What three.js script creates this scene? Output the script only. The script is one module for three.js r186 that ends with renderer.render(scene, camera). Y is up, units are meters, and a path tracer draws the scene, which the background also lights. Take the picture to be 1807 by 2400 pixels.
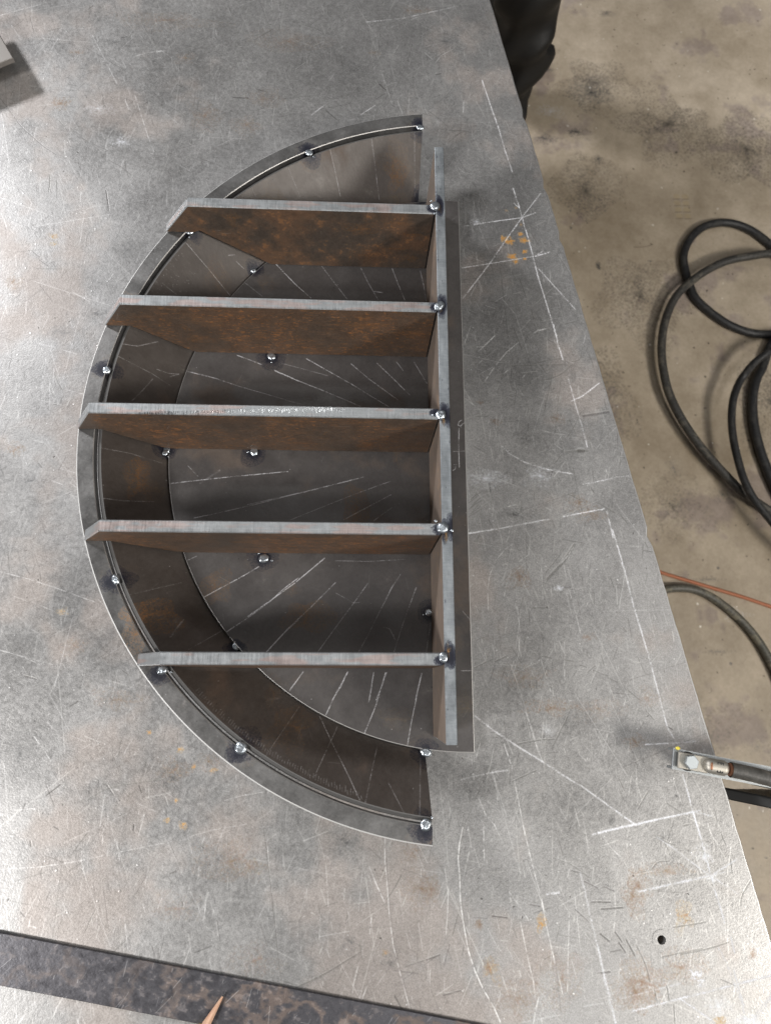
import * as THREE from 'three';
import { RectAreaLightUniformsLib } from 'three/addons/lights/RectAreaLightUniformsLib.js';
import { RoundedBoxGeometry } from 'three/addons/geometries/RoundedBoxGeometry.js';
import { MarchingCubes } from 'three/addons/objects/MarchingCubes.js';
import { mergeGeometries, mergeVertices } from 'three/addons/utils/BufferGeometryUtils.js';

// ---------------------------------------------------------------- camera, surroundings, lamps, exposure
const scene = new THREE.Scene();
const renderer = new THREE.WebGLRenderer({ antialias: true });
renderer.setSize(770, 1024);
renderer.toneMapping = THREE.LinearToneMapping;
renderer.toneMappingExposure = 1.06;
renderer.shadowMap.enabled = true;
const PITCH = 0.24907, LEAN = 0.0453, EYE = 0.7398;       // hand-held phone, looking down at the table
const camera = new THREE.PerspectiveCamera(2 * Math.atan(1200 / 1595.25) * 180 / Math.PI, 770 / 1024, 0.05, 60);
{
  const s = Math.sin(PITCH), c = Math.cos(PITCH), sl = Math.sin(LEAN), cl = Math.cos(LEAN);
  const fw = new THREE.Vector3(0, -c, -s), up = new THREE.Vector3(0, s, -c), rt = new THREE.Vector3(1, 0, 0);
  const look = fw.clone().multiplyScalar(cl).addScaledVector(rt, sl), side = rt.clone().multiplyScalar(cl).addScaledVector(fw, -sl);
  camera.position.set(0, EYE, 0);
  camera.quaternion.setFromRotationMatrix(new THREE.Matrix4().makeBasis(side, up, look.clone().negate()));
  camera.focus = 0.74; camera.userData.fStop = 7;
}
scene.background = new THREE.Color(0.045, 0.046, 0.048);   // the dim workshop all around
RectAreaLightUniformsLib.init();
const LAMPS = [   // x, y, z, aim x, y, z, width, height, radiance, colour, label
  [-2.0, 1.9, 0.95, -0.05, 0, -0.25, 0.5, 0.42, 108, 0xfffdfb, 'small bright work lamp to the near left of the welding table'],
  [-2.75, 2.25, -2.5, -0.05, 0, -0.3, 0.5, 0.45, 160, 0xfdfdff, 'small bright work lamp to the far left of the welding table'],
  [0.8, 3.2, 1.75, 0.0, 0, -0.2, 1.2, 0.8, 5, 0xfffefc, 'ceiling lamp above the near end of the welding table'],
  [-0.33, 2.9, -1.44, -0.02, 0, -0.3, 0.2, 0.2, 38, 0xfffdfa, 'square ceiling lamp beyond the far end of the steel frame'],
  [0.1, 2.8, -0.45, 0.05, 0, -0.3, 0.3, 0.3, 5, 0xffffff, 'square ceiling lamp straight above the steel frame'],
  [1.9, 2.3, -0.35, 0.3, 0, -0.3, 0.8, 0.5, 6, 0xfffcf8, 'long ceiling lamp over the coiled cables'],
  [2.2, 2.0, 1.25, 0.9, -0.85, 0.2, 0.9, 0.5, 45, 0xfffaf2, 'long ceiling lamp over the floor near the earth clamp'],
];
const MARKS = [
['k',1.4,.80,-456.8,-739.5,-443.5,-723.3,-424.8,-695.9,-408.8,-681.3,-392.8,-665.6,-376.4,-654.9],['k',0.9,.60,-367.9,-651.5,-352,-644.5,-330.9,-636,-302.3,-634.9,-282.2,-637.9,-262.3,-645.8],['k',0.9,.45,-303.8,-651.5,-273,-651.7,-242.5,-655,-216.1,-662,-194,-675.2,-175.7,-684.5],['k',1.4,.80,-325.3,-904.3,-321.4,-889,-317.8,-877.9],
['k',1.4,.80,-434,-874.4,-429.1,-859.4,-425.1,-847.2],['k',1.9,.90,-407.7,-849.8,-400.5,-852.3,-391,-856],['k',1.4,.70,-377.7,-706.3,-370.6,-697.6],['k',1.4,.70,-362.2,-695.3,-349.9,-685.6],
['k',1.4,.70,-346.3,-680.7,-337.6,-674.7],['k',1.4,.80,-330.1,-671.2,-311.8,-662.2],['k',0.9,.60,-329.8,-668.7,-318.6,-657.8],['k',1.4,.80,-310.6,-648.1,-294.6,-640,-280.3,-626.9],
['k',1.4,.70,-381.2,-624.2,-378.6,-613.4,-379.6,-600.2],['k',1.4,.60,-371.2,-614.8,-369,-601.6],['k',1.9,.80,-309.7,-603.1,-305.4,-582],['k',0.9,.50,-334.2,-808.5,-337.6,-776.4,-342.4,-748.6],
['k',0.9,.50,-406.9,-755.5,-365,-754.4,-329.2,-752.4,-279.1,-758.6],['k',0.9,.50,-443.2,-729.7,-414.8,-734,-394.6,-739,-366,-743.9],['w',0.9,.70,-350.6,-847.4,-334.9,-816.6,-319.4,-785,-310.4,-766.7],['w',0.9,.70,-307.3,-805.5,-299.7,-791],
['w',0.9,.80,-285.8,-749.2,-276.3,-721,-265.5,-688.2,-255.3,-662.1],['w',0.9,.70,-299.1,-744.9,-289.8,-720.6],['w',0.9,.50,-308.4,-871.3,-292.8,-852.5,-274.1,-833.9],['w',0.9,.50,-262.8,-827.5,-243.5,-811.9],
['w',0.9,.50,-456.8,-858.2,-441.1,-834.2],['w',0.9,.60,-451.7,-715.4,-444.2,-687.8,-432.1,-638.7],['w',0.9,.40,-363.5,-677.7,-355.4,-658],['w',2.3,.35,-473.5,-872.8,-449.1,-883.5,-424.3,-893],
['w',2.8,.40,-291.7,-811.5,-275.1,-818.9,-253.8,-822.4],['k',0.9,.60,-408.1,-785.7,-402.9,-776.7,-402.2,-766.2],['k',1.4,.60,-238.2,-731.3,-226.2,-725.2,-219.4,-716.4],['k',0.9,.50,-165.7,-836.8,-155.6,-804.4],
['k',0.9,.50,-143.9,-811.6,-133.5,-794.4],['k',1.4,.60,-191.6,-875.3,-177.2,-872.5],['w',1.9,.50,-187.6,-860.9,-184,-845.7],['k',2.8,.30,-446.3,-824.5,-417.1,-828.4],
['k',1.4,.50,-461.8,-847,-455.9,-833.6,-450.8,-817.6],['w',0.9,.50,-315.4,-679.1,-312.5,-646.9],['w',0.9,.40,-326.9,-704,-326.7,-678.8],['c',0.9,.40,15.6,-882.4,66.5,-891.1,112.4,-905.9,142.5,-915.9],
['w',1.4,.35,50.5,-874.7,89.3,-894.9],['c',1.4,.60,171.2,-789,180.4,-749,189.5,-712.3,196.3,-676.3,204.1,-643.5],['w',0.9,.70,36.2,-797.8,43.6,-768.4,49.8,-746],['w',0.9,.70,56.5,-751.5,63.7,-729.3],
['w',0.9,.70,73.2,-769.4,70.3,-732.1],['w',0.9,.60,40.4,-775,55.8,-782.3],['k',0.9,.50,64.7,-785.3,82,-772.4,97.2,-762.2],['k',1.4,.50,138,-793.3,132.8,-774.2,112.3,-752],
['k',1.4,.60,98.7,-735.7,113.5,-723,124,-710.3],['k',1.4,.60,123.9,-706.4,149.9,-705.9],['k',1.4,.60,123.2,-688.3,136.7,-701.6,144.5,-705.7],['k',0.9,.60,101.6,-686.4,119.5,-706.3],
['w',0.9,.60,110.3,-722.9,111.2,-704.7],['w',0.9,.80,145.4,-755.8,143.7,-734.5],['w',0.9,.50,25.3,-812.4,27.4,-794.8],['w',1.4,.40,94.6,-833,109.8,-816.9,116.8,-828.3,135.3,-841.5],
['k',2.3,.40,-58.6,-900.1,-59.5,-884.4],['k',0.9,.30,-44.6,-758.7,-22.9,-760.3,7.5,-764.5],['k',1.4,.50,-30.3,-738.1,-22.8,-739.6],['c',0.9,.40,-57,-725.4,-40.1,-741.7],
['c',0.9,.35,7.4,-727.5,27,-743.9],['w',0.9,.40,-22.6,-714.8,7.4,-722.3,26.9,-728.1],['k',0.9,.40,68.4,-871.2,66.9,-845.8],['k',0.9,.40,-143.5,-810.3,-129.8,-791.8],
['k',1.9,.85,-309.7,-602.1,-306.5,-589.5,-303.6,-572.8],['k',1.4,.80,-388.8,-513.8,-379.8,-506.7],['k',1.4,.80,-380,-502.7,-367.5,-494.2],['k',1.4,.60,-382.8,-490.8,-367.1,-490.3,-352,-490.6],
['w',0.9,.60,-333.1,-572.2,-333.9,-550.6,-334.4,-527.8],['w',0.9,.50,-392.4,-619.6,-387.9,-585.9],['k',1.4,.60,-380,-623.3,-379.1,-608,-379.4,-597.8],['k',1.4,.60,-370.6,-615,-367.9,-589.7],
['k',1.4,.50,-288,-632.6,-280.3,-625.9],['k',0.9,.50,-271.2,-546.2,-260.9,-539.9,-249.3,-536],['k',0.9,.50,-306.7,-459.9,-296.7,-454.6],['k',1.4,.70,-345.8,-353.8,-341.9,-342.3,-334.3,-332.2],
['k',0.9,.60,-345.3,-343.7,-337.1,-327.9],['k',0.9,.35,-386,-328.9,-364.7,-347.8,-348.8,-358.2],['w',0.9,.50,-371,-391.9,-350.6,-386.9],['w',0.9,.50,-339.6,-383.3,-321.8,-377.6],
['w',0.9,.50,-333.2,-333.7,-311.7,-328.1],['k',1.4,.60,-369.6,-327.6,-367.3,-324.1],['w',0.9,.75,-379.5,-122.2,-348.2,-114,-319.3,-104.5,-291.6,-94.4,-275.4,-88.8],['w',0.9,.60,-337.1,-224.6,-321.4,-218.6],
['w',0.9,.50,-328.4,-238.1,-310.1,-232.8],['w',0.9,.50,-318.1,-223.3,-308.6,-216.6],['w',1.4,.70,-369.1,-250.9,-363.3,-239.4],['k',2.3,.70,-352.5,-244.2,-348.2,-239.4],
['k',0.9,.40,-363.4,-201.9,-340.2,-207.2,-310.7,-212.6],['w',0.9,.50,-382.5,-185.5,-371.8,-188.8],['k',0.9,.35,-388.1,-231.2,-382,-186.1],['w',0.9,.40,-324,-137.1,-312.2,-129.5],
['w',0.9,.40,-289.7,-124.4,-281.8,-119.3],['w',0.9,.50,-273.2,-91.9,-266.6,-85.7],['w',0.9,.40,-341.9,-89.8,-316.6,-78.6],['k',0.9,.40,-281.2,-61.4,-271.5,-73.4],
['k',0.9,.40,-288.3,-60.2,-264.7,-64.9],['w',0.9,.50,-369.1,-39.4,-350.9,-34.5,-332.4,-27.2],['k',1.4,.60,-304.2,-147.9,-292.6,-149.2],['k',1.4,.80,-336.3,-165.3,-334.3,-164],
['w',0.9,.40,-343.6,-63,-332.2,-56.9],['k',1.9,.90,-341,-13.4,-328.2,-9.9],['w',0.9,.60,-330,39.7,-317.7,54.9],['w',0.9,.60,-312.1,61.3,-305.5,70],
['k',1.4,.70,-264.7,107.6,-252.6,99.5,-236.8,94.8,-214.4,92.4,-191.8,89.7],['k',0.9,.45,-333.2,108.7,-303.4,103.9,-272.2,96,-250,91.8],['k',1.9,.85,-247.4,94.2,-240.1,103.5],['w',2.8,.60,-239,98.5,-234.5,99.5],
['k',0.9,.50,-160.4,124,-144.6,116.7,-130.3,110.8],['w',0.9,.60,-130.3,110.8,-112.5,106.5,-92.9,103.8],['k',0.9,.60,-95.4,103.7,-92.3,122.2,-88.3,145,-84.2,174.7,-80.3,198.1],['w',0.9,.50,-343,169.1,-304.3,167.8,-268.8,163.4,-219.2,154.2,-187.8,148.9],
['w',0.9,.50,-165.7,144.2,-140.3,137.9,-108.2,133.3],['k',2.3,.90,-316.7,144.6,-315.5,149],['k',0.9,.35,-331.1,165,-313.4,156.7,-298.5,149.6,-278.3,147.1],['w',0.9,.40,-244.4,119.4,-243.3,131.4],
['w',0.9,.50,-247.9,137.3,-247.1,146.2],['w',0.9,.50,-241.6,150.8,-240.9,158.9],['w',0.9,.50,-233.3,146.5,-229.5,162.8],['w',0.9,.50,-132.1,141.1,-131.3,150.1],
['w',0.9,.60,-126.3,144.2,-126.2,153.2],['w',0.9,.50,-133.9,154.5,-133.8,162.6],['w',0.9,.40,-353.2,62.2,-346,94.8,-340.7,125.1],['k',1.4,.50,-211,4.9,-208.6,2.4],
['k',0.9,.30,-202.4,100.3,-173.9,114.6,-140.7,130.4,-99.6,147.7],['k',1.4,.40,-204.6,179.4,-169.5,186],['w',0.9,.40,-369.2,-39.9,-339.8,-31.3,-314,-24.4],['w',0.9,.40,-193.8,59.9,-192.5,67.8],
['w',1.4,.35,-337,116.2,-316.5,115],['k',1.4,.60,-90.7,136.6,-87.8,151.7,-82.9,181.3,-77.9,213.2,-72.9,252.7,-68.9,276.2],['w',0.9,.50,-86.4,144.2,-84.9,166.6,-80.8,195.9],['k',1.9,.65,-55.2,277.2,-42.9,272.8,-22.8,264.4,-7.2,255.8,4.6,249.9],
['k',1.4,.60,4.7,240.7,7,254.8],['w',1.4,.70,29.9,148.8,30,169,32.2,194.1,33.5,215.9,37.1,244.4,44.6,272.4,52.7,300],['k',0.9,.50,31.1,149.5,31.3,169,33.3,194.1,34.6,215.9,38.2,244.4,45.7,272.5,53.5,300],['w',1.4,.70,14.5,174.6,20.1,188,28,204.2],
['k',1.9,.70,46.1,182.7,39.4,194.3,31.2,204.3],['k',0.9,.50,46.1,182.7,37.7,200.1,26.3,211.4],['w',1.9,.80,109,140.5,105.1,154.1,102.9,169,104,183.9,103.9,208.9,106.3,229.1,110.2,251.9,115.8,268.8,123.1,284.3,131.9,298.2,138.2,311.9],['k',0.9,.70,109.8,140.5,106.1,154.1,103.9,169.1,105,184,104.8,208.9,107.3,229.1,111.2,251.9,116.8,268.9,124,284.3,132.8,298.2,139,311.9],
['w',1.4,.70,129.8,140.9,129.2,171.1],['w',0.9,.60,-9.7,193.1,-10.5,203.3],['w',0.9,.50,-9.7,204.8,-5.7,216.4,-4.8,226.4],['k',1.9,.60,-4.1,196.9,1.5,196.3],
['w',1.4,.60,16.7,216.9,14.7,232.5],['w',1.4,.50,3.1,261.7,-0.9,275.3,-2.4,286.2],['w',1.4,.60,19.5,267.6,11.6,278.4,6.9,289.2],['k',0.9,.50,46.1,273.9,58.9,265.9],
['k',1.4,.50,47.9,262.9,65.4,258.4,81.4,254],['k',0.9,.50,72.5,231.1,80.6,227],['k',0.9,.50,90.2,228.7,104.9,224.8],['w',0.9,.60,89.5,177.7,92,199.8,90.4,223,88,237.2],
['w',0.9,.60,72.3,266.3,71.1,281.4],['k',0.9,.40,-17,181.3,-0.9,176.5,13.7,173.8],['w',0.9,.50,-28.4,172.2,-25.6,208.7],['w',0.9,.40,-58.9,178.9,-57.9,189.1],
['k',1.4,.50,134.1,221.2,149.5,223],['k',0.9,.40,30.2,291.2,41.3,279.2],['k',0.9,.40,84.3,288,101,284.3],['w',0.9,.50,65.8,177.2,65.6,184.6],
['w',0.9,.50,-32.8,211.4,-34,237],['w',1.4,.80,170.7,141.7,175.1,165.5,180,189,184.6,207.5,186.5,225.7,189.3,240.3,192.5,257,193.8,264.8],['w',0.9,.60,195,265.9,197.6,281.2,201.2,299.6],['w',0.9,.70,152.3,199.9,164.2,216.1,170,225.3],
['w',1.4,.70,162.2,227.3,165,244.2,168.7,265.2,171.6,278.3,172.5,292.4],['w',1.4,.75,177.1,288.8,172.5,302,169.3,313.8],['w',0.9,.60,190.9,252.6,189.4,265.8],['k',1.4,.60,200.8,170.1,216,175.8,228.2,184.8,233.1,188.4],
['w',0.9,.50,200.8,170.1,214.7,175.1,223.4,180.6],['c',2.8,.60,224.5,183,228.1,201.6,231.5,222.2,235,241.5,239.2,264.9,243.5,286.8,248.3,316.1],['c',3.2,.80,189.4,202.8,203,201.6],['k',1.9,.75,233.8,210.9,253.1,211.6],
['k',1.9,.75,243.5,217.7,264.9,216.8],['k',1.9,.75,217.2,217.3,228.5,227.3],['k',1.9,.75,228.3,192.3,241.4,198.4],['k',1.9,.75,247.9,197.4,257.9,201.7],
['k',1.9,.75,134.7,221,149.1,223.1],['k',1.9,.75,240.3,239.4,248.6,246.3],['k',1.9,.75,255.1,238.1,260.7,246.6],['k',1.9,.75,258,247.6,263.5,256.1],
['k',1.9,.75,265.9,245.6,272.8,259.1],['k',1.9,.75,216.1,182.2,225.7,184.7],['k',1.9,.75,238.5,273.4,247.4,272.6],['k',1.9,.75,172.1,211.7,182.2,213.7],
['k',1.9,.75,69.3,257.7,81.9,253.6],['k',1.9,.75,84.5,287.8,100.6,284.5],['w',0.9,.50,91.8,181.2,91.6,205.3,88.6,237.8],['w',0.9,.50,258.7,193,257.5,219.4,254.6,236.4],
['c',0.9,.40,158.3,312.2,195.7,306.9],['c',0.9,.40,218.5,300.6,246.3,297.2],['w',0.9,.50,211.3,218.3,206.6,262.9,204,287.9],['k',1.4,.70,182.7,-368.7,209.2,-370.2,252.9,-371.2],
['k',1.4,.70,215.6,-372.4,231.5,-376.8,250.4,-379.6],['k',1.4,.70,225.8,-350.8,239.2,-354.3,250.6,-361.1,260.7,-371.2],['k',1.4,.70,236.5,-360.1,232.2,-343.4,228.1,-328.6,223,-310.6],['k',1.4,.70,248.1,-278.7,257.4,-291.5,266.5,-309.3],
['k',1.4,.70,281.5,-394.4,285,-380.8,287.6,-365.6],['k',1.4,.70,243.4,-209.4,257.7,-202.5],['k',1.4,.70,276.8,-199.5,296.4,-186.7],['k',1.4,.70,142.8,-303.9,155.6,-304],
['k',1.4,.70,229.7,-245.5,239.5,-256.5],['k',1.4,.70,309.5,-259.9,307.2,-244.2],['k',1.4,.70,308.9,-253.6,315.7,-253.7],['k',1.4,.70,179.1,-331.4,186.7,-329],
['k',1.4,.70,261.1,-375.5,271.3,-375.6,273.8,-387.5],['k',4.2,.85,269.6,-305.1,284.8,-307.5,299.7,-310.3],['k',3.7,.50,244.3,-259.7,256.5,-261.3,270.1,-261.3],['k',6.5,1,260.3,-261.6,265.6,-261.3],
['w',1.4,.80,154.8,-349.3,167.2,-367.7,182.2,-386.4,197,-399.3],['w',1.9,.85,148.8,-387.7,168.5,-407.5],['w',1.4,.80,214.9,-410.7,221.5,-415.1,234.4,-418.7],['w',1.4,.70,148.1,-371.7,152.9,-376],
['w',1.4,.70,177.6,-358.7,181.6,-362],['w',1.4,.70,199.6,-353.1,203,-357.2],['c',1.9,.70,242,-424.9,245.6,-399.1,250.2,-377],['c',1.4,.50,254.7,-353.6,261.1,-317.4,265.5,-296.4,268.6,-278.8,270.5,-266.1],
['c',1.4,.60,255.4,-323.9,269.9,-330.6,292.3,-348.1],['c',1.9,.75,169.6,-267.2,181,-256.3,196.9,-247,215.9,-240.8,230.6,-237,250.6,-233.9],['c',1.4,.50,260.7,-220.9,286.6,-226.3,302,-230.2,319.5,-231.8],['c',1.9,.75,127.1,-163.8,160,-168.9,219.1,-180],
['c',1.9,.65,235.4,-182.9,257.9,-187.4,284.3,-192],['c',1.4,.50,286.2,-188.9,288.5,-173.9,290.7,-158.3],['w',0.9,.60,219,-286.5,233.9,-282.6,246.8,-281.5],['w',0.9,.60,240.8,-262.8,232.9,-269.1,241.3,-280.2],
['w',1.4,.60,243.5,-248.7,228.6,-230],['w',1.4,.60,240.4,-228.5,228.8,-213.2],['w',0.9,.60,154.9,-183,158,-201],['w',0.9,.50,164.1,-191.9,182,-196.4],
['w',0.9,.50,281,-264.5,292.8,-277.3,308,-291.8],['w',0.9,.50,288.4,-228.6,291.9,-242.6],['w',0.9,.60,130.1,-326.1,149.1,-310.1],['w',0.9,.60,131.3,-396,140.1,-420],
['w',1.4,.60,277.2,-399.5,283.7,-420.3],['w',0.9,.50,179.6,-233,178.6,-214.6],['w',0.9,.60,172.8,-163.7,174.6,-169.6],['k',1.4,.60,128.7,-183,143.6,-191.9],
['k',1.4,.60,130.5,-185.7,141.7,-194.5],['k',1.4,.60,132.4,-188.3,139.8,-197],['k',1.4,.60,129,-191,137.8,-199.6],['k',1.4,.60,130.9,-193.7,144.1,-202.1],
['k',1.4,.60,132.7,-196.4,142.2,-204.7],['k',1.4,.60,129.3,-199.1,140.2,-207.3],['k',1.4,.60,131.2,-201.8,138.3,-209.8],['k',1.4,.60,133.1,-204.5,144.6,-212.4],
['c',1.4,.75,203.5,-619.8,206.6,-604.4,209.8,-590.7,212.8,-574,217.8,-548.6,222.6,-522,227.1,-491.5,232.9,-464.4,239.6,-432.1,245.6,-402],['c',1.4,.70,137.4,-561.5,173,-568.6,212.2,-575.5],['c',1.4,.65,132.4,-501.4,167.4,-508.1,223.7,-519.4],['c',1.4,.70,212.2,-575.5,195.7,-551.1,167.4,-507.8,132,-458.5],
['c',1.9,.70,225.7,-519.5,245,-526.2],['c',1.9,.70,225.7,-519.5,237.3,-528.2],['c',0.9,.55,213,-577.1,239.2,-612.9],['c',0.9,.50,227.8,-503.1,250.3,-473.2,271.2,-445.2],
['c',1.9,.60,203.5,-596.7,209.8,-589.9,208.9,-598.3],['c',1.4,.60,212.9,-575.6,230.6,-583.6],['w',0.9,.60,151.4,-598.5,153.3,-581.8],['w',0.9,.50,152.5,-580.2,156.9,-560.8,167.1,-528.3],
['w',0.9,.60,172.4,-454.9,185.6,-463.6,205,-468.2],['w',0.9,.60,181.5,-457.9,195.6,-438.5],['w',1.4,.80,215.4,-411,222.1,-416.6,233.6,-418.8],['w',0.9,.60,157,-450.5,163.1,-459],
['k',1.9,.65,169.3,-507.9,171.9,-494.9],['k',1.9,.65,137.7,-442.5,147.6,-437.7],['k',1.9,.65,157.6,-437.2,168.9,-434.6],['k',1.9,.65,216.8,-443,217.4,-431.8,221.9,-432.5],
['k',1.9,.65,253.9,-522.7,263.1,-506.7,269.2,-492.3],['k',1.9,.65,203.7,-488.2,206.9,-478.2,211,-461.2],['k',1.9,.65,147.2,-609.1,156.3,-604.7],['k',1.9,.65,161.3,-543,174.4,-544],
['k',1.9,.65,164.9,-456.2,174.9,-453.6],['k',1.9,.65,256.9,-425.4,271.2,-429.8],['k',1.4,.50,128.4,-706,144.7,-707.4],['k',1.4,.50,128,-695.5,139.1,-703.9],
['w',0.9,.70,145.3,-755.1,143.7,-733.5],['k',0.9,.40,180.5,-771.4,211,-769.1],['c',1.9,.75,126.8,-163.5,161.1,-168.4],['c',1.9,.70,290.6,-168.2,296.3,-141.8,301.5,-112.5,306.4,-80.7,312.8,-49.4,319,-18.8,322.6,5.3,326.4,27.5,329.1,45.1,337.7,63.9],
['c',1.9,.80,340.2,93.8,343.9,113.3,346.4,129.9,349.4,142.2,351.7,153.2],['c',1.9,.70,125.5,32.2,143.8,46.8,170,64.3,193.2,78.1,213.3,91.7,234.8,104.5,255.9,120,271.2,131.2,285.2,140.3],['c',1.9,.75,239.8,149.5,261,144.6,285.2,140.3,314.2,135.5,346.4,129.9,354.9,128.7],['c',1.4,.50,108.7,94.8,123.7,91.6,144.7,87.8,158.2,86.6],
['w',1.4,.75,179.7,29.3,184.7,47.4,189.5,66,194,78.1],['w',1.4,.70,155.1,61.3,161.4,82.5,164.7,103.3,167.9,123.9,171.5,149.7],['w',0.9,.60,126.4,113.6,132.3,128.7,140.6,138.2,145.9,149.2],['w',0.9,.50,143,91.9,145.8,109.9,144.5,120.8],
['w',0.9,.60,120.1,72,122,95.7],['w',0.9,.65,145.3,-78.5,145.6,-100.5,148.8,-116.4,156,-132.4,168,-145.4,176.4,-151.1],['w',0.9,.65,163.5,-92.5,167.5,-108.3,174.8,-124.3,185,-133.1,193.4,-138.8,197.1,-158.4],['w',0.9,.70,177.1,-81.5,178.5,-56.6,176.5,-32.2,169.9,-12.8],
['w',0.9,.60,209.8,-142,206.9,-122.6,206.2,-89.1],['w',0.9,.70,226.6,-42.4,223.7,-4.7],['w',0.9,.60,198.8,-27.5,203.6,-6.4],['w',1.4,.70,204.8,-0.5,209.2,12.9],
['w',0.9,.50,231.7,-130.6,235.8,-100,240.5,-77.9,244.8,-53],['w',0.9,.50,236.2,-125.7,241.9,-95.3],['w',0.9,.50,232.4,-96.9,236.8,-71.7],['k',4.6,.60,212.6,-111.3,226.4,-124.1,237.1,-137,246.3,-150.1],
['w',1.9,.50,228.3,-128.1,237.1,-137,244.4,-146.8],['k',1.4,.60,211.5,-119.3,223.7,-132.2,236.3,-148.5],['k',1.9,.65,126.9,-16.2,144.2,-24.2],['k',1.9,.65,149.6,-22.7,161.5,-27.8],
['k',1.9,.65,201.2,-27.8,211.2,-25.9],['k',1.9,.65,225.2,-23.9,235.2,-22.3],['k',1.9,.65,240.4,-18.8,248,-16],['k',1.9,.65,255.5,-12.6,270.6,-6.5],
['k',1.9,.65,273.4,-3.5,280.1,0.3],['k',1.9,.65,249.1,-10.4,257.5,-17.1],['k',1.9,.65,291,8.6,302.5,18.4],['k',1.9,.65,308.3,29.5,315.8,39.1],
['k',1.9,.65,206.3,63.4,215,49.3,223.7,35],['k',1.9,.65,168.6,61.4,188.5,57.5,208.3,57],['k',1.9,.65,161.3,97.7,174.3,92.4,186.5,87.8],['k',1.9,.65,265.5,-27.6,267.7,-17.8],
['k',1.9,.65,263.7,-96.7,262.6,-84.1],['k',1.9,.65,289.7,126.1,302,109.8],['k',1.9,.65,194.5,-79.8,210.4,-80],['k',1.9,.65,327,-153.2,329.6,-146.6],
['k',1.9,.65,324.3,-143.3,334.1,-142],['k',1.9,.65,283.7,-112.6,286,-103],['k',1.9,.65,292.8,-57.3,295.6,-53.4],['k',1.9,.65,320.3,121.2,335.7,131.1],
['k',0.9,.70,140.3,86.3,130.8,97.2,124.3,110.9,116.3,127,109.9,139,106.7,148.4],['c',1.4,.50,303.9,63.4,337.8,62.5,363.5,60.7],['w',0.9,.60,216.6,67.1,222.2,53.7],['c',2.3,.90,246.1,147.8,284.5,141.1,312.3,135.7,345.7,130.3],
['c',2.3,.90,346.8,130.4,350.2,146.7,354.2,166.4,356.8,187.6],['c',2.8,.90,282.4,202.8,316.1,196.7,353.2,190.4],['c',2.3,.85,358.3,192.4,360.7,206.7,364,221.8,366.1,233.5],['c',2.3,.80,266.4,127.4,284.6,140.6],
['c',1.9,.70,348.9,130.4,368.1,134.7],['c',1.9,.60,306,152.7,325.1,165.8,342.8,179.6,357.5,190.5],['c',1.9,.75,361,188.2,374.9,181.3,386.6,175.3],['c',1.4,.60,361,188.7,379.7,185.7],
['c',1.9,.70,361.5,192.5,373.4,200.4,384.1,207.7],['c',2.3,.85,265.6,305.9,289.5,301.2,313.7,296.6,340,292,367.7,286.6,389.1,282.7,406.9,279.4],['c',2.3,.80,313.1,296.6,328.8,307.1,345.8,318.5],['c',3.2,.50,237,249.9,240.1,273.3,243.3,293.7,248.3,316],
['c',2.3,.60,356.5,253.9,363,267.6,368.6,287.5,373.7,302.7,374.5,311.5],['c',1.9,.70,370.4,245.1,372.5,259.7],['c',1.9,.70,369.5,274.1,371.7,287.6,375.4,305.4],['c',1.4,.40,256.5,295,284.7,289.6,316.2,283.8],
['c',6.5,.60,404.4,295.6,394,305.9,385.4,314.4,372,314.9,373.3,319.7],['c',2.8,.95,325.4,272,328.1,275.7,336,278.6],['c',2.3,.95,326.1,279.2,330.6,280.7,328,276.6,334,274.1],['c',2.3,.90,332.8,275.8,336.2,277.7,337.6,270.6],
['c',2.8,.95,332,282,338.7,281.8,332.3,287.4,341.3,285.9],['k',1.9,.60,243.1,217.5,264.7,216.6],['k',1.9,.60,275.8,251.8,283,266.9,285,281.6],['k',1.9,.60,265.5,245.6,272.4,259.4],
['k',1.9,.60,258,247.7,263.9,256],['k',1.9,.60,255.3,238.1,260.7,246],['k',1.9,.60,240.5,239.5,249.3,246.1],['k',1.9,.60,383.8,217.6,385.4,210.1,399,194.3],
['k',1.9,.60,373.5,152.1,377.4,163],['k',1.9,.60,370.4,130.3,370.6,141.2],['k',1.9,.60,380,175.6,379.9,188.1],['k',1.9,.60,304.5,151.7,314.1,157.8,324.5,160.9],
['k',1.9,.60,314,158.7,318.1,169.5],['k',1.9,.60,301.5,286.5,302.2,298],['k',1.9,.60,288.8,288.8,290.3,298.6],['k',1.9,.60,306.4,301.6,305.6,317.3],
['k',1.9,.60,298.1,261.4,321.5,257.5,340.7,254.8],['k',1.9,.60,318.1,259.2,340.4,256.6,367.6,250],['k',1.9,.60,335.4,143,340.9,142.1],['k',1.9,.60,240.5,211.2,252.5,211.7],
['k',1.9,.60,298.5,182,303.5,175.4,316.3,175.7],['k',1.9,.60,313.6,235.4,328.6,233.9,346.8,231.6],['k',1.9,.60,234.9,273.2,246.3,272.1],['w',1.4,.60,249.3,148.7,256.8,160.5,266.5,170.3],
['w',1.4,.50,360.7,141,363.5,152.9,369.8,162.8],['w',0.9,.50,255.7,222,254.3,236.7],['k',1.4,.70,-248.8,207.4,-252.6,215.7,-255.5,223.9],['w',0.9,.60,-220.7,213.1,-214.5,243.9],
['k',2.8,.90,-340,193.5,-338.5,199.4],['k',2.3,.90,-165.9,202.6,-165.4,204.3],['w',1.4,.60,-143.6,200.6,-145,217.5],['w',1.4,.60,-308.6,211.8,-309.7,218.5,-302.1,221.1],
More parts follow.
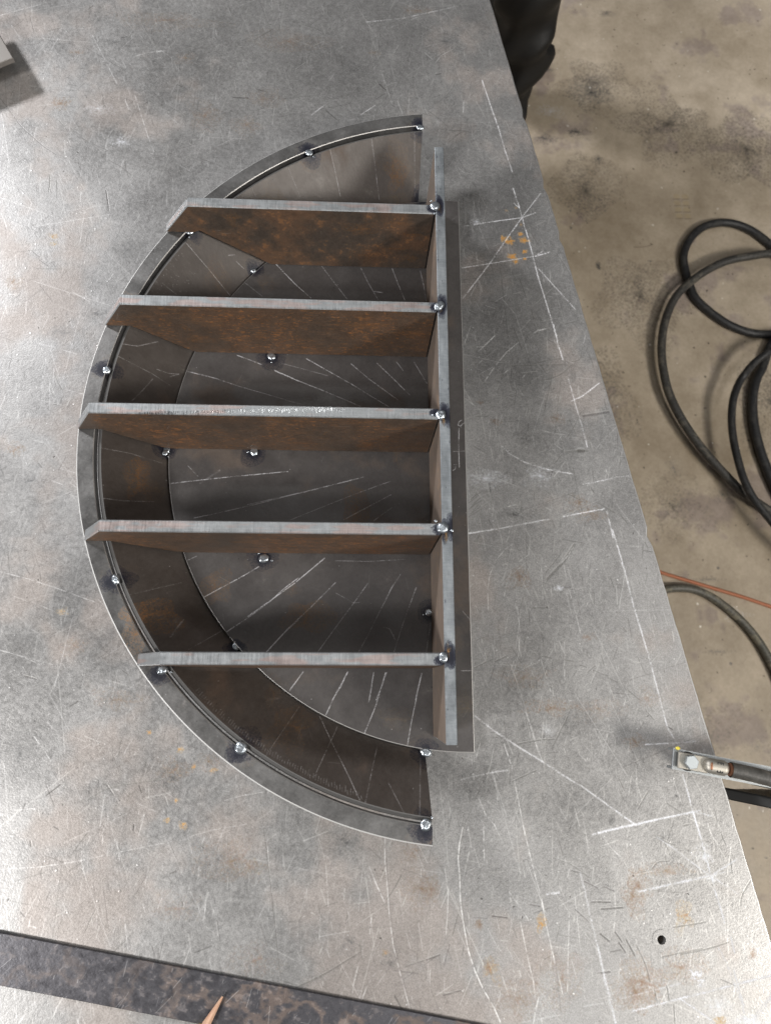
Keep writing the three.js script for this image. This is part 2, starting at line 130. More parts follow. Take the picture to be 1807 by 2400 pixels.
['w',0.9,.50,-204,202.6,-201.7,208.5],['k',0.9,.50,-82,190,-75.1,234.3,-68.4,275.5],['k',1.4,.40,-53.7,276.8,-29,268.5],['w',1.4,.50,-296.2,282,-304.7,292.7,-309.1,299.6],
['w',0.9,.50,-253.7,289.5,-256.1,301.2]];
const BLOTS = [
['b',-379.6,-734.4,15.2,9.8,.50],['g',-344.2,-871.2,28.5,19.6,.30],['g',-319.4,-834.9,28.5,9.8,.40],['b',-366.9,-816.7,12.5,3.6,.40],['b',-225.2,-812.6,14.3,8.9,.35],['b',-194.4,-721,23.2,26.7,.30],
['b',-140.9,-707.3,21.4,16,.30],['l',-299.7,-677.1,16,8.9,.30],['l',-331,-726.9,21.4,10.7,.25],['b',-257.4,-874.8,74.9,16,.25],['b',-89.8,-845.3,53.5,21.4,.25],['g',-1.2,-799.2,26.7,14.3,.35],
['b',-119.7,-749.6,26.7,16,.25],['g',122.1,-853.6,28.5,25,.30],['b',85,-906.2,23.2,7.1,.35],['g',145.8,-607.2,16,8.9,.50],['b',25.4,-830.3,10.7,4.5,.30],['o',-367.8,-536,5,3.8,.45],
['o',-365.3,-525.5,5,3.1,.30],['g',-277.4,-519.2,18.9,15.1,.35],['g',-308.2,-432,16.4,7.5,.45],['b',-408.5,-472.2,10.1,11.3,.30],['g',-340.6,-405.8,25.2,11.3,.25],['g',-308,-474,17.6,10.1,.25],
['b',-380.4,-261.1,11.3,8.8,.35],['g',-358.5,-224.6,25.2,7.5,.30],['o',-310.7,-79.8,6.3,3.8,.35],['g',-343.4,-51,18.9,11.3,.30],['b',-293.8,-43.5,15.1,10.1,.25],['g',-183.7,88.3,21.4,16,.60],
['b',-182.6,80.5,19.6,10.7,.40],['g',-337,62.5,21.4,32.1,.35],['b',-122.9,166.5,32.1,21.4,.30],['b',-243.9,11,26.7,10.7,.30],['b',-148.5,73.2,14.3,10.7,.30],['o',-177.7,61.4,3.2,2.9,.75],
['o',-209.8,44.1,2.3,2.1,.75],['o',-163.1,78,2.3,2.1,.75],['o',-143.2,81.2,3.6,2.1,.75],['o',-178.6,109.6,2,1.8,.75],['o',-186.3,127.7,2.5,2.9,.75],['o',-170.4,132.8,3.6,4.6,.75],
['g',-9.1,151.8,21.4,14.3,.45],['b',65.3,194.8,19.6,16,.35],['b',56.3,162.1,10.7,10.7,.30],['g',-4,240.5,8.9,8.9,.40],['g',33.8,258.3,8.9,7.1,.40],['o',29.1,249.8,2.9,2.5,.40],
['b',120.9,227.3,4.6,4.3,.45],['o',130.3,266.4,8,8.9,.35],['b',-104,172,17.8,10.7,.30],['o',182.5,227.8,5,7.7,.75],['b',281.8,197,13.9,16.7,.40],['b',128.8,264.1,7,8.4,.40],
['b',157.1,291.9,27.9,16.7,.30],['b',269.6,289.7,22.3,20.9,.40],['b',74.8,195.8,9.7,12.5,.35],['b',120.4,227.4,4.2,4.2,.40],['b',199.2,276.9,20.9,27.9,.20],['b',163.7,-298.1,8.4,3.5,.40],
['b',146.6,-321.4,4.2,2.8,.40],['g',198.7,-276.8,15.3,8.4,.40],['l',149.8,-228.3,27.9,12.5,.45],['l',212.3,-231.5,20.9,12.5,.40],['b',254.5,-199.5,15.3,12.5,.35],['b',268.2,-185.9,18.1,8.4,.35],
['g',179.9,-185.9,27.9,9.7,.45],['b',236.9,-302.6,9.7,7,.30],['g',154.9,-367.6,19.5,16.7,.25],['o',193.8,-540.7,7.8,4.5,.95],['o',208.8,-551.4,3.3,2.8,.95],['o',212.8,-542.5,6.1,3.9,.95],
['o',196.4,-518.6,5.8,3.9,.95],['o',200.5,-511.4,3.3,2.8,.95],['o',212.4,-526.3,3.3,2.8,.95],['o',184.9,-544.9,1.7,4.5,.95],['o',211.8,-516,2,1.7,.95],['o',192.3,-585.7,3.3,2.2,.35],
['o',205.1,-589.8,2,1.7,.40],['o',210.3,-565.7,2,3.3,.40],['g',154.1,-498.9,27.9,20.1,.25],['g',174.7,-525.5,22.3,16.7,.30],['l',153.3,-568.2,8.9,4.5,.30],['b',180.7,-114.7,14,14,.40],
['b',206.1,24.5,28.1,9.4,.45],['b',293.5,60.4,12.5,7.8,.40],['g',149.3,28.2,18.7,6.2,.40],['l',224.7,-102,4.7,3.4,.90],['b',252.3,-48.4,9.4,4.7,.30],['g',261,136.5,4.4,6.2,.50],
['g',331,113.8,2.5,2.5,.60],['b',310.6,15.5,12.5,12.5,.25],['g',117.2,105.3,14,20.3,.35],['b',178.9,-6.7,31.2,12.5,.25],['l',201.4,47.6,9.4,6.2,.30],['b',256.7,26.6,31.2,12.5,.20],
['b',275.7,206.6,12.5,20.4,.40],['b',311.1,183.8,28.3,6.8,.35],['o',325.5,224.6,10.2,12.5,.30],['b',277.3,281.4,28.3,19.3,.40],['b',317.9,270,28.3,14.7,.30],['l',352.5,171.2,10.2,11.3,.35],
['l',348.8,303.7,13.6,9.1,.35],['g',260.7,136.2,4,5.7,.50],['l',357.5,190.5,5.7,4.5,.60],['b',390.3,260.2,4.5,4.5,.40],['o',350.1,316.9,5.7,4.5,.50],['l',377.9,316.8,13.6,5.7,.60],
['g',312.5,152.9,12.5,6.8,.40],['b',-173.1,206.7,25.4,12.7,.20],['b',-96.7,253.6,25.4,16.9,.20]];
const PLAN_MARKS = [
['c',0.9,.45,-204.9,-325.7,-190.5,-303.7],['c',0.9,.50,-155.7,-350.7,-149.1,-333.4,-143.4,-316.6],['c',0.9,.50,-106.7,-367.9,-99.8,-340,-95.4,-322.6],['c',1.4,.25,-55.6,-378.4,-50.9,-331.2],
['c',0.9,.20,-245,-296.2,-240.3,-288.2],['c',0.9,.60,-313.7,-218.9,-292.7,-204,-272.2,-188.2],['c',1.4,.85,-219.6,-230.6,-196.4,-204.8,-176.1,-185.7],['c',0.9,.60,-164.5,-229.6,-150,-208.8,-133.2,-185.6],
['c',0.9,.60,-117.4,-228.4,-107.8,-207.4,-96,-185.4],['c',0.9,.65,-79.6,-229.6,-72.5,-208.5,-64.4,-186.3],['c',0.9,.60,-45.2,-226.7,-41.8,-209.4,-38.6,-185.7],['c',1.8,.80,-101.2,-197.1,-90.1,-195.8],
['c',0.9,.35,-255.5,-204.3,-233.9,-186.7],['c',0.9,.30,-337.1,-170.2,-324.4,-165.3],['c',0.9,.60,-272.3,-225.8,-265.1,-229.4],['c',0.9,.50,-264.5,-223.8,-256.6,-220.2],
['c',0.9,.35,-376.8,-78.1,-361.3,-75.3,-347.6,-73.1,-330.9,-67.4],['c',0.9,.45,-370.8,-92.2,-359.3,-96,-341.9,-109.8],['c',0.9,.45,-343.1,-79.8,-333.5,-79.9,-323.8,-83.8,-332.3,-76.7],['c',0.9,.35,-346.4,-67.6,-354,-51.8,-362.3,-35.6],
['c',1.4,.85,-259.5,-109.3,-230.3,-98.1],['c',1.4,.80,-215.7,-91.4,-187.3,-78.2],['c',1.4,.70,-318.2,-88.4,-284.7,-80.3,-255.8,-70.6],['c',0.9,.50,-255.8,-70.6,-225.5,-61.8,-186.4,-49.9],
['c',0.9,.30,-384.8,26.2,-359.6,22.8,-333.7,23.8],['c',1.4,.80,-323.3,47,-299.5,43.5,-257.5,38.1,-195.3,31],['c',0.9,.50,-306.1,26,-293.8,38.6],['c',3.7,.20,-291.8,46.6,-270.1,30.2],
['c',1.4,.80,-215.3,-90.5,-191.9,-80.2,-160.2,-67.5,-130.3,-54.8,-115.4,-48],['c',1.4,.75,-179.5,-106.8,-154.1,-91.9,-127.3,-76.3,-105.6,-62.4,-83.3,-48.6],['c',1.4,.70,-127.7,-101.7,-105.8,-82.2,-72.5,-56.9],['c',1.4,.70,-97.6,-103.3,-79.1,-84.6,-59.2,-63.4],
['c',0.9,.60,-74.9,-105.6,-66.5,-93.9],['c',0.9,.50,-53.8,-105.2,-39,-78.2],['c',0.9,.30,-209.1,-100.6,-180.7,-93.1,-154,-85.6],['c',0.9,.35,-245.4,-67.4,-212.4,-58.4,-179.3,-48.5],
['c',0.9,.40,-375.1,79.5,-359.2,77.2,-336.1,70.6],['c',1.4,.70,-295.1,85.6,-267.1,79,-222.7,67.5,-182.9,55.8],['c',1.4,.70,-278.2,171.2,-255,157.8,-236.6,147.3,-222.4,138.2],['c',1.4,.80,-253.6,208,-231.4,192.7,-210.4,176.6,-194.9,161.8,-179.8,149.8],
['c',1.4,.60,-211,228.4,-194.5,209.8,-178.4,194.6],['c',0.9,.25,-339.2,176.5,-301.3,157.1],['c',2.3,.30,-299.8,215.9,-297,207.2,-292.8,196.6],['c',0.9,.25,-283,227.5,-256.6,204.4],
['c',0.9,.50,-298.4,132.1,-289.2,127.5],['c',1.4,.75,-238.4,69.9,-207.4,62.1,-176.2,54.3,-111.3,36.2],['c',0.9,.55,-190.8,86.3,-159.9,72.9,-120.7,56,-80.8,40.4],['c',1.4,.65,-132.9,85.6,-107.8,71.4,-80.8,56.2],
['c',1.4,.60,-99.8,86,-80,71.1],['c',1.4,.80,-232.2,191.7,-210.3,175.7,-183.8,155.7,-152.3,128.1],['c',1.4,.60,-211,228.7,-189.6,204.2,-164.7,180,-140.2,154.5],['c',0.9,.55,-157.4,227.8,-134.1,194.9,-120.7,176.7,-105.6,155],
['c',0.9,.50,-114.8,227.6,-103.6,206.8,-88.6,176.4],['c',1.4,.60,-88.6,177.2,-80.9,161,-70.8,145.4],['c',1.4,.60,-77.9,227.5,-67.2,194.5,-53.8,159.3],['c',0.9,.50,-43.9,227.3,-38.9,195.9],
['c',0.9,.40,-141.4,131.2,-104.2,131.6,-65.3,128.9],['c',1.4,.60,-88.5,202.2,-82.4,203.7,-76.4,215.6],['c',0.9,.30,-139.9,166.1,-120.7,176.7,-113,175.8],['c',0.9,.50,-185.8,267.6,-171.7,248.2],
['c',1.4,.70,-141.5,276.3,-132.9,262.6,-125.7,247.4],['c',0.9,.50,-103.1,276.3,-98.9,248],['c',1.4,.70,-96.5,276.3,-91.3,263.9,-85.4,248],['c',1.4,.70,-55.7,276.2,-52.6,262.4,-48.7,248.6],
['c',1.4,.50,-185.4,266.6,-171.7,247.5],['c',1.4,.75,-147.9,291.2,-138.1,270.5,-126.2,248.4],['c',0.9,.50,-104.1,278.4,-99.2,248.3],['c',1.4,.65,-108,308.8,-96.9,282.3,-86.7,248.3],
['c',1.4,.60,-64.6,321.4,-59.9,296.1,-49.1,249.2],['c',0.9,.25,-200.5,325.5,-174.7,282.4],['c',0.9,.35,-155.7,345.3,-146.1,324.7,-135.5,302.1],['c',0.9,.40,-108.2,368.9,-101.3,343,-94.7,319.4],
['c',0.9,.50,-154.1,292.3,-138.7,319.8,-122.4,346.9,-110,368.9],['c',0.9,.30,-85.1,352.3,-70.6,377.6],['c',1.4,.25,-51.5,332.6,-57.6,378],['c',0.9,.80,0.3,-34.1,-3,-31.6,-4.3,-27.7,-1.4,-26.2,1.1,-29.4,3.6,-30.5],
['c',1.4,.95,-3.2,-23.5,-4.1,-0.5,-4.1,23.6],['c',0.9,.85,-11.4,27.1,-8.8,25.5,-8.1,21.7],['c',0.9,.85,-9.8,20.2,-6.3,19.7],['c',0.9,.60,-10.5,4.5,2.7,3.7],
['c',0.9,.60,-7.8,246.7,5.3,246.5],['c',0.9,.35,-4.6,184.5,4.4,195.1],['c',2.8,.25,-5.5,-299.4,2,-306.7]];
const RIM_TACKS = [[-48.6,-383.8],[-179.4,-342.4],[-309.1,-232.2],[-383.7,-60.3],[-352.6,162.2],[-300.9,247.9],[-223.1,318.3],[-52,385.4]];
const LOW_TACKS = [[-246.2,-221.6],[-219.6,-108.1],[-330.8,7.7],[-233.8,9.4],[-217.6,129.7],[-242.7,222.5],[-45.3,327.7],[-40.7,186.6],[-43.8,-328.8]];
const TOP_TACKS = [[-38.7,-238.2],[-36.2,-118.3],[-36.9,2.4],[-37.3,116.9],[-38.7,237.1]];
const CABLE_LOOP = [[1138.3,-838,-1152.1],[1082.8,-838,-1203.6],[1021,-838,-1223.8],[957.4,-838,-1209.1],[914.5,-838,-1170.4],[889.7,-838,-1121.1],[887.7,-838,-1069.9],[894.1,-838,-1028.8],[903.7,-838,-991.4],[940.5,-838,-947.1],[991.6,-838,-907.9],[1045.1,-838,-887.3],[1096.9,-838,-885]];
const CABLE_OVER = [[1107.2,-800,-1100.4],[1053.4,-800,-1093],[989.2,-805,-1081],[931.7,-810,-1055.1],[881.3,-814,-1019.4],[844.2,-816,-983],[818.6,-820,-939.2],[798.8,-820,-887.6],[787.1,-820,-828],[785.4,-820,-769.6],[791.7,-820,-710.7],[807.7,-820,-658.1],[832.8,-820,-603.4],[866.7,-820,-546.8],[908.4,-820,-491],[943.2,-820,-449.6],[979.4,-820,-419.6],[1010.6,-820,-397.9]];
const CABLE_HIGH = [[1042.7,-770,-802],[999.9,-780,-772.2],[971.3,-785,-740.2],[967,-790,-733.7],[942.8,-790,-689.7],[929.1,-790,-640.7],[923.9,-790,-584],[925.6,-788,-527.6],[933.5,-785,-463.8],[950.7,-785,-418.2],[984.3,-785,-365.2]];
const CABLE_OUTER = [[1092.5,-838,-856.2],[1054.9,-838,-784.1],[1038.1,-836,-759.2],[1018.6,-836,-704.9],[1010.5,-836,-631],[1016.5,-836,-558.7],[1025.3,-836,-516],[1033.4,-836,-482.3]];
const HOSE = [[721.7,-838,-205.4],[737.7,-838,-212.8],[763.2,-838,-215.1],[798.2,-838,-212.5],[836.8,-838,-197.4],[880.5,-838,-165.1],[917.7,-838,-125.8],[946.4,-838,-82.1],[965.7,-838,-36.7]];
const WIRE = [[720.6,-845,-258.9],[735.2,-845,-252.6],[804,-845,-230.9],[877.5,-845,-208],[926.3,-845,-192.8],[990.6,-845,-170.1]];
const FLOOR_BLOTS = [
['g',685.9,-1664.3,70.6,58.9,.50],['g',629.3,-1526.3,30.6,14.1,.60],['g',686.5,-1434,14.1,18.8,.50],['g',538.6,-1499,37.7,18.8,.40],['g',567.6,-1741.1,18.8,7.1,.40],['g',758.5,-1958.5,28.3,14.1,.35],
['l',560.2,-1595.1,42.4,23.5,.35],['g',799.8,-1108.4,7.2,3.6,.50],['g',657,-1086.4,4.8,12,.70],['g',654.2,-1093.7,7.1,11.8,.80],['g',593.2,-1262.9,3.5,4.7,.60],['g',590.3,-1207.4,4.7,7.1,.60],
['g',795.6,-519.9,19.8,29.8,.20],['g',874.9,-265.6,5,3.7,.70],['g',896.5,-680.2,3.7,3,.60],['g',949.5,75,6,6,.80],['g',845.9,-239,38.3,6,.35],['l',895.4,-134.3,47.9,31.1,.40],
['l',910.2,-61.5,47.9,38.3,.30],['g',910.6,-449.9,37.2,24.8,.20],['g',155.6,300.3,0.3,0.3,.10]];
// ---------------------------------------------------------------- helpers
let seed = 7;
const rnd = () => { seed |= 0; seed = (seed + 0x6d2b79f5) | 0; let t = Math.imul(seed ^ (seed >>> 15), 1 | seed); t = (t + Math.imul(t ^ (t >>> 7), 61 | t)) ^ t; return ((t ^ (t >>> 14)) >>> 0) / 4294967296; };
const rr = (a, b) => a + (b - a) * rnd(), clamp = (v, a, b) => Math.max(a, Math.min(b, v)), lerp = (a, b, t) => a + (b - a) * t;
const sm = (a, b, x) => { const t = clamp((x - a) / (b - a), 0, 1); return t * t * (3 - 2 * t); };
const names = new Map();
function numbered(n) { const k = names.get(n) ?? 0; names.set(n, k + 1); return k ? n + '_' + String(k).padStart(3, '0') : n; }
function thing(name, label, category, group) { const o = new THREE.Group(); o.name = numbered(name); o.userData = { label, category }; if (group) o.userData.group = group; scene.add(o); return o; }
function part(parent, name, geo, mat, label) { const m = new THREE.Mesh(geo, mat); m.name = name; m.castShadow = m.receiveShadow = true; if (label) m.userData.label = label; parent.add(m); return m; }
// value noise sampled on a pixel grid
function noise(w, h, cx, cy = cx) {
  const gw = Math.ceil(w / cx) + 2, gh = Math.ceil(h / cy) + 2, g = new Float32Array(gw * gh), out = new Float32Array(w * h);
  for (let i = 0; i < g.length; i++) g[i] = rnd() * 2 - 1;
  const xi = new Int32Array(w), xf = new Float32Array(w);
  for (let x = 0; x < w; x++) { const t = x / cx; xi[x] = t | 0; const f = t - xi[x]; xf[x] = f * f * (3 - 2 * f); }
  for (let y = 0; y < h; y++) {
    const t = y / cy, yi = t | 0, q = t - yi, f = q * q * (3 - 2 * q), r0 = yi * gw, r1 = r0 + gw;
    for (let x = 0; x < w; x++) { const a = xi[x], u = xf[x], p = g[r0 + a] + (g[r0 + a + 1] - g[r0 + a]) * u, s = g[r1 + a] + (g[r1 + a + 1] - g[r1 + a]) * u; out[y * w + x] = p + (s - p) * f; }
  }
  return out;
}
function fbm(w, h, c, oct, gain = 0.5, stretch = 1) {
  const o = new Float32Array(w * h); let a = 1;
  for (let k = 0; k < oct && c >= 1; k++) { const n = noise(w, h, c, c * stretch); for (let i = 0; i < o.length; i++) o[i] += n[i] * a; a *= gain; c /= 2; }
  return o;
}
function canvas(w, h) { const c = document.createElement('canvas'); c.width = w; c.height = h; return c; }
// three sheets that are drawn together: colour, surface (green roughness, blue metalness) and height
function sheets(w, h, fill) {
  const S = { w, h }, C = canvas(w, h), M = canvas(w, h), B = canvas(w, h);
  S.c = C.getContext('2d'); S.m = M.getContext('2d'); S.b = B.getContext('2d');
  const ci = S.c.createImageData(w, h), mi = S.m.createImageData(w, h), bi = S.b.createImageData(w, h), o = [0, 0, 0, 0.5, 0, 0.5];
  for (let y = 0, i = 0; y < h; y++) for (let x = 0; x < w; x++, i++) {
    fill(x, y, i, o);
    const k = i * 4;
    ci.data[k] = o[0]; ci.data[k + 1] = o[1]; ci.data[k + 2] = o[2]; ci.data[k + 3] = 255;
    mi.data[k] = 0; mi.data[k + 1] = clamp(o[3], 0, 1) * 255; mi.data[k + 2] = clamp(o[4], 0, 1) * 255; mi.data[k + 3] = 255;
    bi.data[k] = bi.data[k + 1] = bi.data[k + 2] = clamp(o[5], 0, 1) * 255; bi.data[k + 3] = 255;
  }
  S.c.putImageData(ci, 0, 0); S.m.putImageData(mi, 0, 0); S.b.putImageData(bi, 0, 0);
  S.material = (opt, bump, wrap = THREE.MirroredRepeatWrapping) => {
    const t = (cv, srgb) => { const x = new THREE.CanvasTexture(cv); x.wrapS = x.wrapT = wrap; x.anisotropy = 8; if (srgb) x.colorSpace = THREE.SRGBColorSpace; return x; };
    const orm = t(M);
    return new THREE.MeshStandardMaterial({ map: t(C, true), roughnessMap: orm, metalnessMap: orm, bumpMap: t(B), bumpScale: bump, roughness: 1, metalness: 1, ...opt });
  };
  return S;
}
function path(ctx, pts, style, width) { ctx.strokeStyle = style; ctx.lineWidth = width; ctx.lineCap = 'round'; ctx.lineJoin = 'round'; ctx.beginPath(); ctx.moveTo(pts[0], pts[1]); if (pts.length === 4) ctx.lineTo(pts[2], pts[3]); else { for (let i = 2; i < pts.length - 2; i += 2) ctx.quadraticCurveTo(pts[i], pts[i + 1], (pts[i] + pts[i + 2]) / 2, (pts[i + 1] + pts[i + 3]) / 2); ctx.lineTo(pts.at(-2), pts.at(-1)); } ctx.stroke(); }
// walk a polyline in small steps
function walk(pts, step, f) {
  for (let i = 0; i + 3 < pts.length; i += 2) {
    const dx = pts[i + 2] - pts[i], dy = pts[i + 3] - pts[i + 1], L = Math.hypot(dx, dy), n = Math.max(1, Math.round(L / step));
    for (let k = 0; k < n; k++) f(pts[i] + dx * k / n, pts[i + 1] + dy * k / n, dx / L, dy / L);
  }
}
// the kinds of mark: chalk, bright scratch, gouge
function mark(S, t, w, al, pts) {
  if (t === 'c') {   // dry chalk: separate grains that skip along the line
    let gate = 0.7;
    walk(pts, 0.9, (x, y, ux, uy) => {
      gate = clamp(gate + rr(-0.22, 0.22), 0.25, 1);
      for (let k = 0; k < 2 + w; k++) {
        if (rnd() > gate) continue;
        const o = rr(-0.5, 0.5) * w, px = x - uy * o + rr(-0.5, 0.5), py = y + ux * o + rr(-0.5, 0.5), s = rr(0.6, 1.3), q = al * rr(0.3, 0.9);
        S.c.fillStyle = `rgba(226,228,234,${q})`; S.c.fillRect(px, py, s, s);
        S.m.fillStyle = `rgba(0,235,0,${q})`; S.m.fillRect(px, py, s, s);
      }
    });
  } else if (t === 'w') {   // fresh scratch: bare bright steel, broken up
    walk(pts, 5, (x, y, ux, uy) => {
      if (rnd() < 0.14) return;
      const q = Math.min(1, al * rr(0.25, 1.1)), l = rr(4, 8), p = [x, y, x + ux * l, y + uy * l];
      path(S.c, p, `rgba(244,244,244,${q})`, Math.max(1.1, w * 0.9)); path(S.m, p, `rgba(0,120,150,${q})`, w); path(S.b, p, `rgba(150,150,150,${q})`, w * 0.9);
    });
  } else {   // gouge: dark floor with a raised lip
    const n = pts.length, ux = pts[n - 2] - pts[0], uy = pts[n - 1] - pts[1], L = Math.hypot(ux, uy) || 1, lip = pts.map((v, i) => v + (i % 2 ? ux / L : -uy / L) * -w * 0.75);
    path(S.b, lip, `rgba(215,215,215,${al * 0.7})`, w * 0.8); path(S.b, pts, `rgba(20,20,20,${al})`, w);
    path(S.c, pts, `rgba(52,50,48,${al * 0.75})`, w * 0.95); path(S.c, lip, `rgba(225,225,222,${al * 0.35})`, w * 0.5); path(S.m, pts, `rgba(0,150,150,${al})`, w);
  }
}
// a stain is a cloud of grains with a ragged outline of its own
const STAIN = { o: ['188,128,52', '0,215,40'], b: ['122,100,82', '0,140,170'], g: ['70,70,70', '0,135,160'], l: ['216,220,228', '0,170,120'], s: ['15,17,29', '0,120,60'], r: ['126,80,40', '0,205,40'], d: ['84,78,70', '0,150,0'], p: ['110,104,96', '0,160,30'] };
function stain(S, t, x, y, rx, ry, al, grain = 1) {
  const [col, sur] = STAIN[t], lobes = [0, 1, 2, 3, 4].map(() => [rr(0.05, 0.2), rr(0, 6.3)]), n = Math.min(9000, Math.round(rx * ry * (t === 'o' ? 3.2 : t === 's' ? 5 : 1.5) / (grain * grain)) + 30);
  for (let k = 0; k < n; k++) {
    const a = rr(0, 6.2832), u = Math.pow(rnd(), t === 'o' || t === 'r' ? 0.62 : t === 's' ? 1.25 : 0.8); let R = 1;
    lobes.forEach(([m, p], i) => { R += (t === 's' ? 0.4 : t === 'o' ? 1.7 : 1) * m * Math.sin((i + 1) * a + p); });
    const s = rr(0.8, 2.6) * grain, px = x + Math.cos(a) * rx * R * u, py = y + Math.sin(a) * ry * R * u, q = al * rr(0.1, 0.55);
    S.c.fillStyle = `rgba(${col},${q})`; S.c.fillRect(px, py, s, s);
    S.m.fillStyle = `rgba(${sur},${q})`; S.m.fillRect(px, py, s, s);
  }
}
function hatch(S, n, l0, l1, ang, spread, bright, al, w0 = 0.6, w1 = 1.3) {
  for (let k = 0; k < n; k++) {
    const x = rr(0, S.w), y = rr(0, S.h), a = ang + rr(-spread, spread), l = Math.pow(rnd(), 2.2) * (l1 - l0) + l0, p = [x, y, x + Math.cos(a) * l, y + Math.sin(a) * l], q = al * rr(0.25, 1), w = rr(w0, w1), b = rnd() < bright;
    path(S.c, p, b ? `rgba(238,238,236,${Math.min(1, q * 1.25)})` : `rgba(48,46,44,${q})`, w); path(S.b, p, b ? `rgba(170,170,170,${q})` : `rgba(60,60,60,${q})`, w); if (b) path(S.m, p, `rgba(0,110,170,${q * 0.8})`, w);
  }
}

// ---------------------------------------------------------------- surfaces
// the table top: worn steel, 1.08 by 1.34 m
const TX0 = -0.62, TZ0 = -0.98, TW = 1.08, TH = 1.34, TPX = 1528;
const tableSheet = (() => {
  const w = 1650, h = 2048, A = fbm(w, h, 300, 3), Bn = fbm(w, h, 60, 3, 0.6), Fi = fbm(w, h, 5, 2, 0.75), Br = fbm(w, h, 190, 5, 0.6), V = noise(w, h, 1.6), H = fbm(w, h, 26, 4, 0.6), G = noise(w, h, 2.2);
  const S = sheets(w, h, (x, y, i, o) => {
    const g = Fi[i], b = sm(0.05, 0.95, Br[i] + 0.25 * Bn[i]), n = 149 + 9 * A[i] + 4 * Bn[i] + 3.5 * g + 5 * V[i] + 2.5 * H[i] + rr(-13, 13), pit = sm(0.8, 1.2, G[i] * 0.85 + g * 0.3) * 18;
    o[0] = n - pit; o[1] = n - pit - 5 * b - 1; o[2] = n - pit - 8 * b - 2;
    o[3] = 0.43 + 0.035 * A[i] + 0.03 * Bn[i] + 0.04 * g + 0.05 * b + pit * 0.004; o[4] = 0.66 - 0.12 * b - pit * 0.006;
    o[5] = 0.5 + 0.03 * g + 0.05 * V[i] + 0.02 * Bn[i] - pit * 0.006 + rr(-0.05, 0.05);
  });
  hatch(S, 6500, 3, 34, Math.PI / 2, 0.5, 0.72, 0.32); hatch(S, 3200, 3, 46, 0, 1.6, 0.66, 0.3); hatch(S, 1100, 12, 150, Math.PI / 2 - 0.15, 0.5, 0.8, 0.3, 0.6, 1.1); hatch(S, 500, 12, 170, 0.1, 0.9, 0.75, 0.28, 0.6, 1.1); hatch(S, 130, 8, 30, 0.5, 1.4, 0.05, 0.5, 0.9, 2);
  const px = (v) => (v / 1000 - TX0) * TPX, py = (v) => (v / 1000 - TZ0) * TPX, k = TPX / 1000;
  for (const [t, x, z, rx, rz, al] of BLOTS) stain(S, t, px(x), py(z), rx * k, rz * k, t === 'o' && al < 0.9 ? al * 0.36 : t === 'g' ? al * 0.55 : al * 0.8, t === 'o' ? 0.8 : 1.1);
  for (let i = 0; i < 260; i++) { const x = rr(0, w), y = rr(0, h); mark(S, 'k', rr(0.8, 2.4), rr(0.4, 0.9), [x, y, x + rr(-2, 2), y + rr(-2, 2)]); }
  for (const [t, wd, al, ...p] of MARKS) mark(S, t, Math.max(1, wd * k * (t === 'c' ? 0.6 : t === 'w' ? 0.75 : 0.7)), t === 'k' ? al * 0.48 : t === 'c' ? Math.min(1, al) : al * 0.68, p.map((v, i) => (i % 2 ? py(v) : px(v))));
  for (let i = 0; i < 900; i++) { const x = rr(0, w), y = rr(0, h), s = rr(0.8, 1.8); S.c.fillStyle = 'rgba(245,245,245,.8)'; S.c.fillRect(x, y, s, s); S.m.fillStyle = 'rgba(0,60,250,.9)'; S.m.fillRect(x, y, s, s); S.b.fillStyle = 'rgba(225,225,225,.8)'; S.b.fillRect(x, y, s * 1.3, s * 1.3); }
  return S;
})();
const TABLE = tableSheet.material({}, 0.00042);

